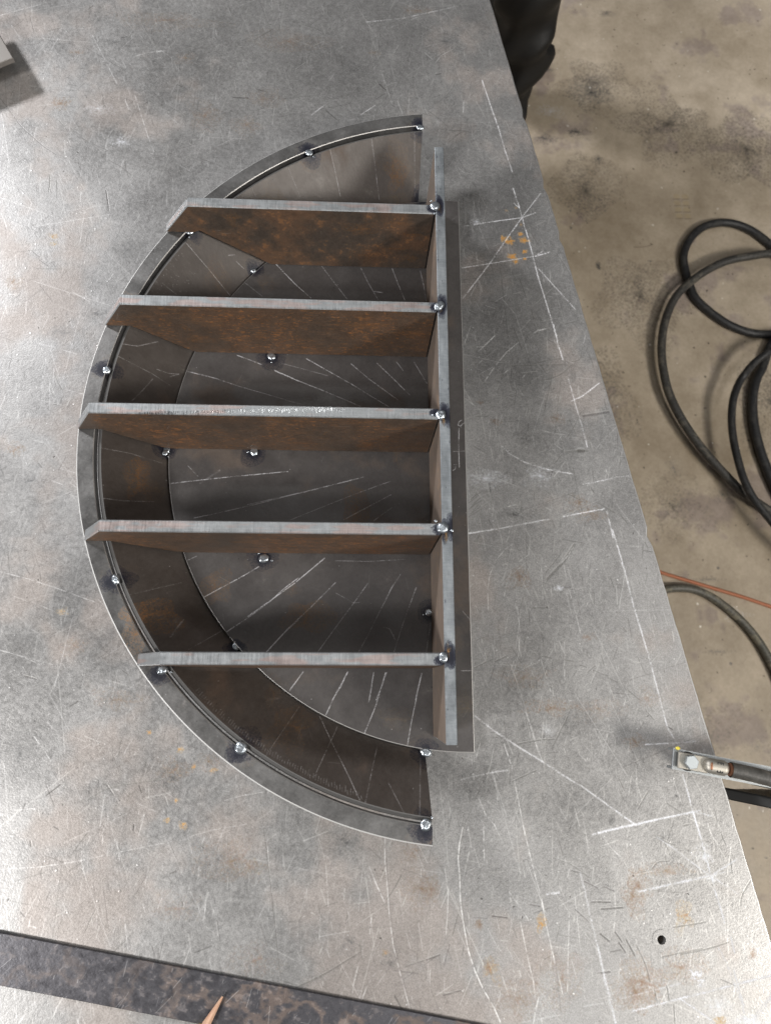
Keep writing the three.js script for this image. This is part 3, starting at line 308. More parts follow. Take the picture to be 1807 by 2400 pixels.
// the pan seen from above: mill-scaled disc and cone, paler rim, with the layout chalk and the burn round each tack
const PX0 = -0.42, PZ0 = -0.42, PPX = 2438;
const R_OUT = 0.4064, R_IN = 0.389, R_DISC = 0.3283, R_CONE = 0.3825, Y_RIM = 0.0684, Y_TOP = 0.1133, T = 0.0127, CUT = -0.046, EDGE = 0.0045, WALL = -0.0378, WT = 0.0103, FT = 0.0115;
const FIN_B = [-0.2292, -0.1114, 0.0068, 0.1240, 0.2445], FIN_TOP = [-0.3018, -0.3608, -0.3794, -0.3576, -0.2913];
const surf = (r) => (r < R_DISC ? T : r < R_CONE ? lerp(0.0077, 0.067, (r - R_DISC) / (R_CONE - R_DISC)) : Y_RIM);
const planSheet = (() => {
  const w = 1072, h = 2048, A = fbm(w, h, 260, 4, 0.55), Bn = fbm(w, h, 40, 4, 0.6), Fi = fbm(w, h, 6, 2, 0.7), Br = fbm(w, h, 330, 4, 0.6);
  const S = sheets(w, h, (x, y, i, o) => {
    const a = x / PPX + PX0, b = y / PPX + PZ0, r = Math.hypot(a, b);
    if (r > R_CONE + 0.003) {
      const n = 110 + 5 * A[i] + 6 * Bn[i] + 5 * Fi[i] + rr(-5, 5); o[0] = n; o[1] = n - 1; o[2] = n - 2; o[3] = 0.42 + 0.05 * Bn[i] + 0.05 * A[i]; o[4] = 0.75; o[5] = 0.5 + 0.1 * Fi[i] + rr(-0.06, 0.06); return;
    }
    const rust = sm(0.15, 1.0, Br[i] + 0.3 * Bn[i]) * (r > R_DISC ? 1 : 0.75), n = 68 + 4 * A[i] + 3 * Bn[i] + 2.5 * Fi[i] + rr(-3, 3);
    if (r > R_DISC) { o[0] = n + 8 + 6 * rust; o[1] = n + 2 - rust; o[2] = n - 2 - 6 * rust; } else { o[0] = n + 8 + 7 * rust; o[1] = n + 5 - rust; o[2] = n + 4 - 8 * rust; } o[3] = 0.44 + 0.06 * A[i] + 0.05 * Bn[i] + 0.14 * rust; o[4] = 0.16 - 0.12 * rust; o[5] = 0.5 + 0.09 * Fi[i] + 0.1 * Bn[i] + rr(-0.04, 0.04);
  });
  hatch(S, 500, 4, 40, 0.2, 1.6, 0.35, 0.12);
  const px = (v) => (v / 1000 - PX0) * PPX, py = (v) => (v / 1000 - PZ0) * PPX, k = PPX / 1000;
  for (let i = 0; i < 70; i++) stain(S, rnd() < 0.5 ? 'r' : 'p', rr(0, w), rr(0, h), rr(12, 60), rr(10, 44), rr(0.05, 0.17));
  for (const [x, z, rx, rz, al] of [[-352, 45, 9, 26, 0.5], [-322, 195, 26, 16, 0.5], [-330, 215, 14, 20, 0.4], [-268, 160, 16, 20, 0.3], [-120, 75, 14, 30, 0.35], [-170, 190, 26, 18, 0.3], [-180, 300, 22, 20, 0.2], [-75, -345, 14, 12, 0.35]]) stain(S, 'r', px(x), py(z), rx * k, rz * k, al);
  for (const [x, z] of RIM_TACKS.concat(LOW_TACKS)) {
    const L = Math.hypot(x, z), f = rr(0.75, 1.25), sx = rr(-3, 3) * k, sz = rr(-3, 3) * k;
    stain(S, 'b', px(x) + sx, py(z) + sz, 17 * k * f, 15 * k * f, 0.22, 0.9);
    stain(S, 's', px(x) + sx, py(z) + sz, 14 * k * f, 13 * k * f, 0.5, 0.8); stain(S, 's', px(x), py(z), 8 * k, 8 * k, 0.8, 0.8);
    if (L > 370) { stain(S, 's', px(x * (1 + 7 / L)), py(z * (1 + 7 / L)), 9 * k, 8 * k, 0.6, 0.8); for (let q = 0; q < 9; q++) { const an = rr(0, 6.3), l = rr(10, 17) * k; path(S.c, [px(x), py(z), px(x) + Math.cos(an) * l, py(z) + Math.sin(an) * l], 'rgba(20,20,26,.25)', rr(0.8, 1.6)); } }
  }
  for (const [t, wd, al, ...p] of PLAN_MARKS) mark(S, t, Math.max(1, wd * k * 0.6), al * 0.82, p.map((v, i) => (i % 2 ? py(v) : px(v))));
  for (let i = 0; i < 70; i++) { const an = lerp(2.36, 1.86, i / 70), r0 = 380 - rr(0, 1.5), r1 = r0 - rr(4, 6.5); mark(S, 'c', 1, 0.28, [px(-Math.abs(Math.cos(an)) * r0), py(Math.sin(an) * r0), px(-Math.abs(Math.cos(an)) * r1 - 2), py(Math.sin(an) * r1 + 1)]); }   // grinder chatter on the cone edge
  for (let i = 0; i < 330; i++) { const s = rr(0.8, 2.2); S.c.fillStyle = rnd() < 0.6 ? 'rgba(210,210,214,.55)' : 'rgba(12,12,14,.7)'; S.c.fillRect(rr(0, w), rr(0, h), s, s); }
  for (let i = 0; i < 300; i++) { const an = rr(0, 6.3), rad = rr(0, 60) + rr(0, 40); S.c.fillStyle = `rgba(214,216,222,${rr(0.1, 0.5)})`; S.c.fillRect(px(-340) + Math.cos(an) * rad, py(-190) + Math.sin(an) * rad * 1.2, rr(0.8, 2), rr(0.8, 2)); }   // chalk dust by the first tack
  return S;
})();
const PLAN = planSheet.material({}, 0.00022);

// rusted plate faces, one strip per fin and one for the long wall
const FSW = 1024, FSH = 1512, FS = 252, FPX = 2400;
const faceSheet = (() => {
  const w = FSW, h = FSH, Big = fbm(w, h, 120, 5, 0.62), Str = fbm(w, h, 14, 3, 0.7, 0.22), Fine = fbm(w, h, 5, 2, 0.7), Spot = fbm(w, h, 26, 4, 0.7), V = noise(w, h, 46, 900);
  const S = sheets(w, h, (x, y, i, o) => {
    const row = Math.floor(y / FS), v = (y % FS) / FS;
    let n = 78 + 3 * Spot[i] + 3 * Fine[i] + rr(-3, 3), rust;
    if (row === 5) { n = 116 + 5 * V[i] + 3 * Spot[i]; rust = 0.22 + 0.15 * V[i]; }
    else if (row === 0) rust = sm(-0.5, 1.3, Big[i] * 0.8 + 0.35 * Spot[i] + 0.3) * 0.8;
    else if (row === 4) rust = 0.5 + 0.25 * Big[i];
    else { rust = clamp(0.45 + 0.26 * Big[i] + 0.3 * sm(0.1, 1.1, Str[i] + 0.4 * Spot[i]), 0, 1); }
    const grain = row > 0 && row < 4 ? sm(0.55, 1.2, Str[i] + 0.35 * Fine[i]) * sm(-0.5, 0.6, Big[i] + 0.3) : sm(0.9, 1.4, Spot[i] + 0.4 * Fine[i]) * 0.5;
    o[0] = n + 2 + 18 * rust + 38 * grain; o[1] = n - 7 + 1 * rust + 17 * grain; o[2] = n - 14 - 11 * rust - 3 * grain;
    o[3] = 0.5 + 0.2 * rust + 0.08 * grain; o[4] = 0.25 - 0.22 * rust; o[5] = 0.5 + 0.2 * Str[i] * (row > 0 && row < 4 ? 1 : 0.3) + 0.12 * Fine[i];
  });
  for (let r = 0; r < 5; r++) for (let i = 0; i < 16; i++) stain(S, 'r', rr(0, w), r * FS + rr(20, FS - 20), rr(6, 60), rr(4, 22), rr(0.15, 0.4), 0.9);
  for (let i = 0; i < 12; i++) stain(S, 'r', rr(600, 760), rr(20, 200), rr(10, 36), rr(8, 26), 0.25, 0.9);
  hatch(S, 260, 6, 70, 0, 0.35, 0.55, 0.2); hatch(S, 120, 6, 40, 1.4, 0.5, 0.6, 0.2);
  for (let i = 0; i < 700; i++) { S.c.fillStyle = rnd() < 0.7 ? `rgba(176,116,48,${rr(0.2, 0.6)})` : 'rgba(16,14,12,.5)'; S.c.fillRect(rr(0, w), FS + rr(0, FS * 3), rr(2, 7), rr(0.8, 1.8)); }
  return S;
})();
const FACE = faceSheet.material({}, 0.0003);

// sawn plate edges: blue-grey steel with saw lines across and copper-coloured heat tint
const edgeSheet = (() => {
  const w = 1024, h = 384, Cu = fbm(w, h, 70, 3, 0.6, 0.35), Bn = fbm(w, h, 22, 3, 0.6), Cr = noise(w, h, 1.6, 40), Lo = noise(w, h, 200, 5);
  const S = sheets(w, h, (x, y, i, o) => {
    const cu = sm(0.1, 0.8, Cu[i]) * sm(0, 0.5, 1 - Math.abs(((y % 64) / 64) * 2 - 1.05)), n = 156 + 4 * Bn[i] + 7 * Cr[i] + 5 * Lo[i] + rr(-6, 6);
    o[0] = n - 3 + 11 * cu; o[1] = n - 4 * cu; o[2] = n + 2 - 9 * cu; o[3] = 0.42 + 0.05 * Bn[i] + 0.05 * Cr[i]; o[4] = 0.66; o[5] = 0.5 + 0.2 * Cr[i] + 0.12 * Bn[i];
  });
  for (let i = 0; i < 900; i++) { const x = rr(0, w), y = rr(0, h), l = rr(4, 16); path(S.c, [x, y, x + rr(-1, 1), y + l], rnd() < 0.7 ? `rgba(225,228,232,${rr(0.05, 0.28)})` : 'rgba(40,40,44,.22)', rr(0.6, 1.3)); }
  for (let i = 0; i < 420; i++) { const u = rr(230, 720), v = lerp(138, 178, (u - 230) / 490) + rr(-9, 9) * (1 - (u - 230) / 620); path(S.m, [u, v, u + rr(-1, 1), v + rr(6, 16)], `rgba(0,${rr(40, 75) | 0},245,.8)`, rr(0.8, 1.8)); }   // ground bright in passes across
  for (let r = 0; r < 6; r++) for (let i = 0; i < 3; i++) { stain(S, 's', r < 5 ? rr(0, 7) : rr(0, w), r * 64 + rr(20, 44), r < 5 ? 22 : 3, r < 5 ? 22 : 9, r < 5 ? 0.8 : 0.5, 0.8); }
  return S;
})();
const EDGEM = edgeSheet.material({}, 0.00016);
// the wall's own edge carries a burn beside each tack
const wallEdgeSheet = (() => {
  const w = 1536, h = 64, Bn = fbm(w, h, 40, 4, 0.6), Cr = noise(w, h, 2, 30);
  const S = sheets(w, h, (x, y, i, o) => { const n = 136 + 10 * Bn[i] + 6 * Cr[i] + rr(-6, 6); o[0] = n + 4; o[1] = n + 9; o[2] = n + 13; o[3] = 0.47 + 0.06 * Bn[i]; o[4] = 0.66; o[5] = 0.5 + 0.15 * Cr[i] + 0.15 * Bn[i]; });
  for (const [, b] of TOP_TACKS) { const x = (b / 1000 + 0.32) / 0.64 * w; for (let q = 0; q < 4; q++) stain(S, 's', x + rr(-12, 12), rr(4, 50), 26, 26, 0.7, 0.8); stain(S, 'o', x + rr(-26, 26), 40, 14, 12, 0.25, 0.8); }
  for (let i = 0; i < 16; i++) stain(S, 's', rr(0, w), rr(0, h), rr(1.5, 5), rr(2, 6), 0.2, 0.7);
  return S;
})();
const WEDGE = wallEdgeSheet.material({}, 0.00016);
const CHAMFER = new THREE.MeshStandardMaterial({ color: new THREE.Color(0.4, 0.39, 0.38), metalness: 0.75, roughness: 0.5 });

const WORN = new THREE.MeshStandardMaterial({ color: new THREE.Color(0.6, 0.6, 0.6), metalness: 0.9, roughness: 0.45 });
// straightedge: blue-black scale with tan rust
const barSheet = (() => {
  const w = 2048, h = 120, A = fbm(w, h, 105, 6, 0.58), Bn = fbm(w, h, 16, 4, 0.7), Q = noise(w, h, 380);
  const S = sheets(w, h, (x, y, i, o) => {
    const ring = 1 - Math.abs(A[i] * 1.5 + 0.1), ru = clamp(sm(0.45, 0.98, ring) * (0.4 + 0.6 * sm(-0.4, 0.5, Q[i])) + 0.25 * sm(0.5, 1, Bn[i]), 0, 1) * 0.55, n = 74 + 3.5 * Bn[i] + rr(-6, 6) + sm(0.75, 1.2, Bn[i]) * 14;
    o[0] = n + 2 + 38 * ru; o[1] = n + 1 + 20 * ru; o[2] = n + 5 + 4 * ru; o[3] = 0.38 + 0.28 * ru + 0.06 * Bn[i]; o[4] = 0.55 - 0.45 * ru; o[5] = 0.5 + 0.2 * Bn[i];
  });
  hatch(S, 160, 8, 50, Math.PI / 2 + 0.25, 0.35, 0.85, 0.4); hatch(S, 200, 4, 20, 0, 1.6, 0.6, 0.25);
  return S;
})();
const BAR = barSheet.material({}, 0.00025);

// sealed concrete floor
const FX0 = 0.3, FZ0 = -2.2, FPXM = 1000;
const floorSheet = (() => {
  const w = 1400, h = 2048, A = fbm(w, h, 330, 5, 0.6), Bn = fbm(w, h, 60, 4, 0.62), Fi = fbm(w, h, 6, 2, 0.7), D = fbm(w, h, 120, 5, 0.65);
  const S = sheets(w, h, (x, y, i, o) => {
    const d = sm(0.35, 1.2, D[i] + 0.3 * Bn[i]), n = 168 + 15 * A[i] + 9 * Bn[i] + 4 * Fi[i] + rr(-4, 4) - 24 * d;
    o[0] = n + 8; o[1] = n - 6; o[2] = n - 26 + 8 * d; o[3] = 0.55 + 0.08 * A[i] + 0.05 * Bn[i]; o[4] = 0; o[5] = 0.5 + 0.12 * Bn[i] + 0.08 * Fi[i];
  });
  const px = (v) => (v / 1000 - FX0) * FPXM, py = (v) => (v / 1000 - FZ0) * FPXM;
  for (const [t, x, z, rx, rz, al] of FLOOR_BLOTS) stain(S, t, px(x), py(z), rx, rz, al * 0.8, rx > 30 ? 1.6 : 0.8);
  for (const [x, z, rx, rz, al] of [[700, -1700, 120, 90, 0.22], [900, -1560, 150, 110, 0.25], [1120, -1480, 120, 140, 0.25], [640, -1330, 90, 120, 0.25], [760, -1000, 130, 150, 0.2], [620, -700, 90, 150, 0.25], [1080, -700, 120, 120, 0.25], [780, -420, 100, 90, 0.14]]) stain(S, 'd', px(x), py(z), rx, rz, al * 1.5, 2.2);
  hatch(S, 500, 3, 40, 0.6, 1.6, 0.4, 0.18);
  for (let i = 0; i < 26; i++) { const x = rr(0, w), y = rr(0, h), a = rr(0, 6), l = rr(4, 12); path(S.c, [x, y, x + Math.cos(a) * l, y + Math.sin(a) * l, x + Math.cos(a + 0.8) * l * 1.6, y + Math.sin(a + 0.8) * l * 1.6], rnd() < 0.5 ? 'rgba(40,36,32,.6)' : 'rgba(225,222,214,.5)', rr(0.7, 1.4)); }
  for (let i = 0; i < 900; i++) { const s = rr(0.6, 3.2); S.c.fillStyle = rnd() < 0.75 ? `rgba(52,46,38,${rr(0.3, 0.8)})` : 'rgba(240,236,226,.8)'; S.c.beginPath(); S.c.ellipse(rr(0, w), rr(0, h), s, s * rr(0.4, 1), rr(0, 3), 0, 6.3); S.c.fill(); }
  for (let r = 0; r < 4; r++) for (let q = 0; q < 2; q++) { const x = px(898 + q * 24), y = py(-1315 + r * 21); S.c.fillStyle = 'rgba(176,156,116,.35)'; S.c.beginPath(); S.c.ellipse(x, y, 10, 8, 0.1, 0, 6.3); S.c.fill(); path(S.c, [x - 10, y + 9, x + 10, y + 8], 'rgba(60,52,38,.6)', 1.6); }   // tread print of a boot
  path(S.c, [px(760), py(-1150), px(790), py(-1150), px(815), py(-1160)], 'rgba(60,52,40,.5)', 1.5);
  return S;
})();
const FLOOR = floorSheet.material({}, 0.0006);

const plain = (r, g, b, metalness, roughness, o = {}) => new THREE.MeshStandardMaterial({ color: new THREE.Color(r, g, b), metalness, roughness, ...o });
const rubberSheet = (() => {   // scuffed, dusty jacket
  const w = 1024, h = 64, A = fbm(w, h, 90, 4, 0.6, 0.3), F = fbm(w, h, 9, 3, 0.7);
  const S = sheets(w, h, (x, y, i, o) => { const d = sm(0.2, 1.1, A[i] + 0.3 * F[i]), n = 120 + 14 * F[i] + rr(-8, 8) + 45 * d; o[0] = n; o[1] = n - 3 * d; o[2] = n - 10 * d; o[3] = 0.5 + 0.25 * d; o[4] = 0; o[5] = 0.5 + 0.2 * F[i]; });
  hatch(S, 120, 6, 60, 0, 0.3, 0.8, 0.35); return S;
})();
const jacket = (r, g, b2) => { const m = rubberSheet.material({ color: new THREE.Color(r, g, b2) }, 0.0004, THREE.RepeatWrapping); for (const q of ['map', 'roughnessMap', 'metalnessMap', 'bumpMap']) m[q].repeat.set(3, 1); return m; };
const RUBBER = jacket(0.12, 0.12, 0.125), RUBBER_DUSTY = jacket(0.27, 0.255, 0.23), HOSE_M = jacket(0.5, 0.47, 0.38), WIRE_M = plain(0.42, 0.15, 0.07, 0, 0.55);
const ZINC = plain(0.36, 0.38, 0.39, 0.9, 0.4), BRASSY = plain(0.36, 0.34, 0.3, 0.8, 0.5), COPPER = plain(0.3, 0.15, 0.09, 0.8, 0.5), BLACKENED = plain(0.02, 0.02, 0.02, 0.3, 0.6), BOLTM = plain(0.5, 0.54, 0.56, 0.95, 0.36), WELD = plain(0.45, 0.49, 0.53, 0.9, 0.3), FRAME = plain(0.08, 0.08, 0.085, 0.5, 0.6);

// ---------------------------------------------------------------- floor and table
{
  const g = new THREE.PlaneGeometry(9, 9).rotateX(-Math.PI / 2), p = g.attributes.position, uv = g.attributes.uv;
  g.translate(0, -0.85, -0.4);
  for (let i = 0; i < p.count; i++) uv.setXY(i, (p.getX(i) - FX0) * FPXM / 1400, 1 - (p.getZ(i) - FZ0) * FPXM / 2048);
  const f = new THREE.Mesh(g, FLOOR); f.name = 'floor'; f.receiveShadow = true; f.userData = { kind: 'structure', label: 'stained tan concrete workshop floor' }; scene.add(f);
}
// uv of the flat top in metres from the sheet's corner
function planUV(g, x0, z0, sx, sz) { const p = g.attributes.position, uv = g.attributes.uv; for (let i = 0; i < p.count; i++) uv.setXY(i, (p.getX(i) - x0) / sx, 1 - (p.getZ(i) - z0) / sz); return g; }
{
  const t = thing('welding_table', 'thick scratched steel welding table top covered with chalk lines', 'table');
  const at = (z) => 0.1897 + (z + 0.9281) * 0.18815;   // the long right-hand edge
  const pts = []; for (let z = -1.7; z <= 0.9001; z += 0.011) pts.push([at(z) + rr(-0.00035, 0.00035), z]);
  for (const z of [-0.742, -0.628, -0.168, -0.548]) { const q = pts.findIndex((p) => p[1] > z); pts[q][0] -= 0.0028; }
  const s2 = new THREE.Shape(); s2.moveTo(-1.5, -0.9); for (const [x, z] of pts.slice().reverse()) s2.lineTo(x, -z); s2.lineTo(-1.5, 1.7); s2.lineTo(-1.5, -0.9);
  const hole = new THREE.Path(); hole.absellipse(0.3011, -0.246, 0.0066, 0.0066, 0, Math.PI * 2, true); s2.holes.push(hole);
  const bev = 0.0022, g = new THREE.ExtrudeGeometry(s2, { depth: 0.03 - 2 * bev, bevelEnabled: true, bevelSize: bev, bevelThickness: bev, bevelOffset: -bev, bevelSegments: 3, curveSegments: 20 });
  g.rotateX(-Math.PI / 2); g.translate(0, -0.03 + bev, 0); planUV(g, TX0, TZ0, TW, TH);
  part(t, 'table_top', g, [TABLE, WORN]);
  part(t, 'bolt_hole', planUV(mergeGeometries([new THREE.RingGeometry(0.0042, 0.0092, 32).rotateX(-Math.PI / 2).translate(0.3011, 0.0003, 0.246), new THREE.CylinderGeometry(0.0042, 0.0042, 0.03, 32, 1, true).translate(0.3011, -0.0147, 0.246)]), TX0, TZ0, TW, TH), TABLE);
  for (const [x, z] of [[0.02, -1.3], [0.2, 0.7], [-1.3, -1.5], [-1.3, 0.7]]) part(t, 'leg', new THREE.BoxGeometry(0.08, 0.82, 0.08).translate(x - 0.06, -0.44, z), FRAME);
  part(t, 'apron', new THREE.BoxGeometry(1.2, 0.08, 0.05).translate(-0.66, -0.071, 0.7), FRAME);
}

// ---------------------------------------------------------------- the steel weldment
const weld = thing('steel_weldment', 'half-round dished steel weldment with five upright fins tacked across it', 'weldment');
weld.position.set(0.12188, 0, -0.26026); weld.rotation.y = -0.01274;
const planned = (g) => planUV(g, PX0, PZ0, 1072 / PPX, 2048 / PPX);
const sheetMats = [PLAN, CHAMFER];
{ // flat half disc
  const s = new THREE.Shape(), n = 96; s.moveTo(EDGE, R_DISC);
  for (let i = 0; i <= n; i++) { const a = Math.PI / 2 + Math.PI * i / n; s.lineTo(Math.cos(a) * R_DISC, Math.sin(a) * R_DISC); } s.lineTo(EDGE, -R_DISC); s.closePath();
  const b = 0.001, g = new THREE.ExtrudeGeometry(s, { depth: T - 2 * b, bevelEnabled: true, bevelSize: b, bevelThickness: b, bevelOffset: -b, bevelSegments: 2 });
  g.rotateX(-Math.PI / 2); g.translate(0, b, 0); part(weld, 'base_plate', planned(g), sheetMats);
}
// a ring section swept over the arc and cut by the plane x = CUT; profile is a closed list of [r, y]
function arcSolid(profile, n) {
  const P = [], I = [], m = profile.length;
  for (let k = 0; k < m; k++) {
    const [r0, y0] = profile[k], [r1, y1] = profile[(k + 1) % m], o = P.length / 3;
    for (let i = 0; i <= n; i++) for (const [r, y] of [[r0, y0], [r1, y1]]) { const f = Math.acos(-CUT / r), a = -f + 2 * f * i / n; P.push(-r * Math.cos(a), y, r * Math.sin(a)); }
    for (let i = 0; i < n; i++) { const q = o + i * 2; I.push(q, q + 2, q + 1, q + 1, q + 2, q + 3); }
  }
  for (const sg of [-1, 1]) {   // the two cut ends
    const o = P.length / 3; for (const [r, y] of profile) P.push(CUT, y, sg * Math.sqrt(r * r - CUT * CUT));
    for (let k = 1; k < m - 1; k++) sg > 0 ? I.push(o, o + k, o + k + 1) : I.push(o, o + k + 1, o + k);
  }
  const g = new THREE.BufferGeometry(); g.setAttribute('position', new THREE.Float32BufferAttribute(P, 3)); g.setAttribute('uv', new THREE.Float32BufferAttribute(new Float32Array(P.length / 3 * 2), 2)); g.setIndex(I); g.computeVertexNormals();
  return g;
}
{
  const dr = R_CONE - R_DISC, dy = 0.067 - 0.0077, L = Math.hypot(dr, dy), nx = dy / L, ny = -dr / L, th = 0.0056, e = 0.0007;
  const c = arcSolid([[R_DISC + 0.0012, 0.0077], [R_CONE - dr / L * e, 0.067 - dy / L * e], [R_CONE + nx * e, 0.067 + ny * e], [R_CONE + nx * th, 0.067 + ny * th], [R_DISC + 0.0012 + nx * th, Math.max(0.0006, 0.0077 + ny * th)]], 120);
  planned(c);
  // the sawn outer edge of the cone is bare steel
  c.clearGroups(); const per = 120 * 6; c.addGroup(0, per, 0); c.addGroup(per, per, 1); c.addGroup(2 * per, per, 1); c.addGroup(3 * per, c.index.count - 3 * per, 0);
  part(weld, 'cone_plate', c, [PLAN, plain(0.12, 0.117, 0.114, 0.5, 0.5)]);
  const e2 = 0.0007, yb = Y_RIM - 0.0105;
  const r = arcSolid([[R_IN, yb], [R_IN, Y_RIM - e2], [R_IN + e2, Y_RIM], [R_OUT - 0.0013, Y_RIM], [R_OUT, Y_RIM - 0.0013], [R_OUT, yb]], 140);
  planned(r); const p2 = 140 * 6; r.clearGroups(); r.addGroup(0, p2, 0); r.addGroup(p2, p2, 1); r.addGroup(2 * p2, p2, 0); r.addGroup(3 * p2, p2, 2); r.addGroup(4 * p2, r.index.count - 4 * p2, 0);
  part(weld, 'rim', r, [PLAN, CHAMFER, plain(0.78, 0.78, 0.77, 0.5, 0.42)]);
}
// plate cut to a profile in its own plane; u runs along it
function plate(shape, thick, bevel, faceUV, edgeUV) {
  const g = new THREE.ExtrudeGeometry(shape, { depth: thick - 2 * bevel, bevelEnabled: true, bevelSize: bevel, bevelThickness: bevel, bevelOffset: -bevel, bevelSegments: 1, curveSegments: 8 });
  g.translate(0, 0, bevel);
  const p = g.attributes.position, uv = g.attributes.uv, cap = g.groups[0];
  for (let i = 0; i < p.count; i++) { const c = i >= cap.start && i < cap.start + cap.count; uv.setXY(i, ...(c ? faceUV(p.getX(i), p.getY(i)) : edgeUV(p.getX(i), p.getZ(i)))); }
  return g;
}
FIN_B.forEach((b, i) => {
  const s = new THREE.Shape(), back = b - FT, far = Math.abs(b) > Math.abs(back) ? b : back, tip = -Math.sqrt(R_OUT * R_OUT - b * b) + 0.0004, lift = 0.0014;
  s.moveTo(WALL - 0.0012, T + 0.0006); s.lineTo(WALL - 0.0012, Y_TOP); s.lineTo(FIN_TOP[i], Y_TOP); s.lineTo(tip, Y_RIM + 0.0012);
  const rFar = (a) => Math.hypot(a, far), aAt = (r) => -Math.sqrt(Math.max(0, r * r - far * far));
  s.lineTo(aAt(R_IN - 0.001), Y_RIM + 0.0012);
  for (let k = 0; k <= 10; k++) { const a = lerp(aAt(R_CONE), aAt(R_DISC + 0.001), k / 10); s.lineTo(a, Math.max(T + 0.0006, surf(Math.min(rFar(a), R_CONE - 1e-5)) + lift + (i === 0 ? 0.0042 : 0.001) * sm(1, 0.85, k / 10))); }
  s.closePath();
  const g = plate(s, FT, 0.0009, (x, y) => [-x * FPX / FSW, 1 - (i * FS + FS - 4 - y * FPX * 0.88) / FSH], (x, z) => [(-x + WALL) / 0.42 + 0.004, 1 - (i * 64 + 6 + z / FT * 52) / 384]);
  g.translate(0, 0, back);
  part(weld, 'fin', g, [FACE, EDGEM], ['fin with mottled rust and a bright slanted end', 'fin with streaky orange rust', 'fin with a ground bright streak along its top', 'fin with brown rusted face', 'fin with coppery top and plain brown face'][i]);
});
{
  const s = new THREE.Shape(), b0 = -0.3149, b1 = 0.3125; s.moveTo(b0, T + 0.0004); s.lineTo(b1, T + 0.0004); s.lineTo(b1, Y_TOP); s.lineTo(b0, Y_TOP); s.closePath();
  const g = plate(s, WT, 0.0007, (x, y) => [(x + 0.32) / 0.64, 1 - (5 * FS + FS - 6 - y * FPX * 0.85) / FSH], (x, z) => [(x + 0.32) / 0.64, 1 - z / WT]);
  g.rotateY(-Math.PI / 2); g.translate(WALL + WT, 0, 0);   // the profile's x runs along +z
  part(weld, 'wall_plate', g, [FACE, WEDGE]);
}
// weld tacks: rippled beads of melted wire
function bead(r, kind) {
  const g = mergeVertices(new THREE.IcosahedronGeometry(1, 5).deleteAttribute('uv').deleteAttribute('normal')), p = g.attributes.position, v = new THREE.Vector3(), sx = rr(0.9, 1.15);
  for (let i = 0; i < p.count; i++) {
    v.fromBufferAttribute(p, i); const ring = 0.03 * Math.sin(9 * (v.x + 0.3 * v.z)) * sm(-0.2, 0.6, v.y), n = 0.05 * Math.sin(5 * v.x + kind * 2) * Math.cos(4 * v.z + kind), pool = -0.16 * sm(0.82, 1, v.y - 0.12 * v.x);
    const k = 1 + ring + n; p.setXYZ(i, v.x * k * r * sx, (v.y * 0.62 * k + pool * 0.6) * r, v.z * k * r);
  }
  g.computeVertexNormals(); g.setAttribute('uv', new THREE.Float32BufferAttribute(new Float32Array(p.count * 2), 2)); return g;
}
const beads = [0, 1, 2, 3].map((k) => bead(0.0048, k)), drop = bead(0.0011, 5);
function tack(x, y, z, k, sc = 1) {
  const m = part(weld, 'weld_tack', beads[k % 4], WELD); m.position.set(x, y, z); m.rotation.y = k * 1.3; const v = sc * rr(0.78, 1.16); m.scale.set(v * rr(0.85, 1.2), v * rr(0.8, 1.1), v * rr(0.85, 1.2));
  for (let q = 0; q < (k % 3); q++) { const a = k * 2.1 + q * 2.6, d = part(m, 'spatter', drop, WELD); d.position.set(Math.cos(a) * 0.0075, -0.0007, Math.sin(a) * 0.0075); }
}
RIM_TACKS.forEach(([x, z], k) => tack(x / 1000, Y_RIM - 0.0004, z / 1000, k, 0.95));
LOW_TACKS.forEach(([x, z], k) => { if (k === 8) return; const a = x / 1000, b = z / 1000; tack(a, surf(Math.min(Math.hypot(a, b), R_CONE - 0.001)) + 0.0008, b, k + 1, k === 7 ? 0.75 : 1); });
tack(-0.3315, 0.0145, 0.0125, 1, 0.72);
TOP_TACKS.forEach(([x, z], k) => tack(x / 1000, Y_TOP + 0.0006, z / 1000, k + 2, 1.05));

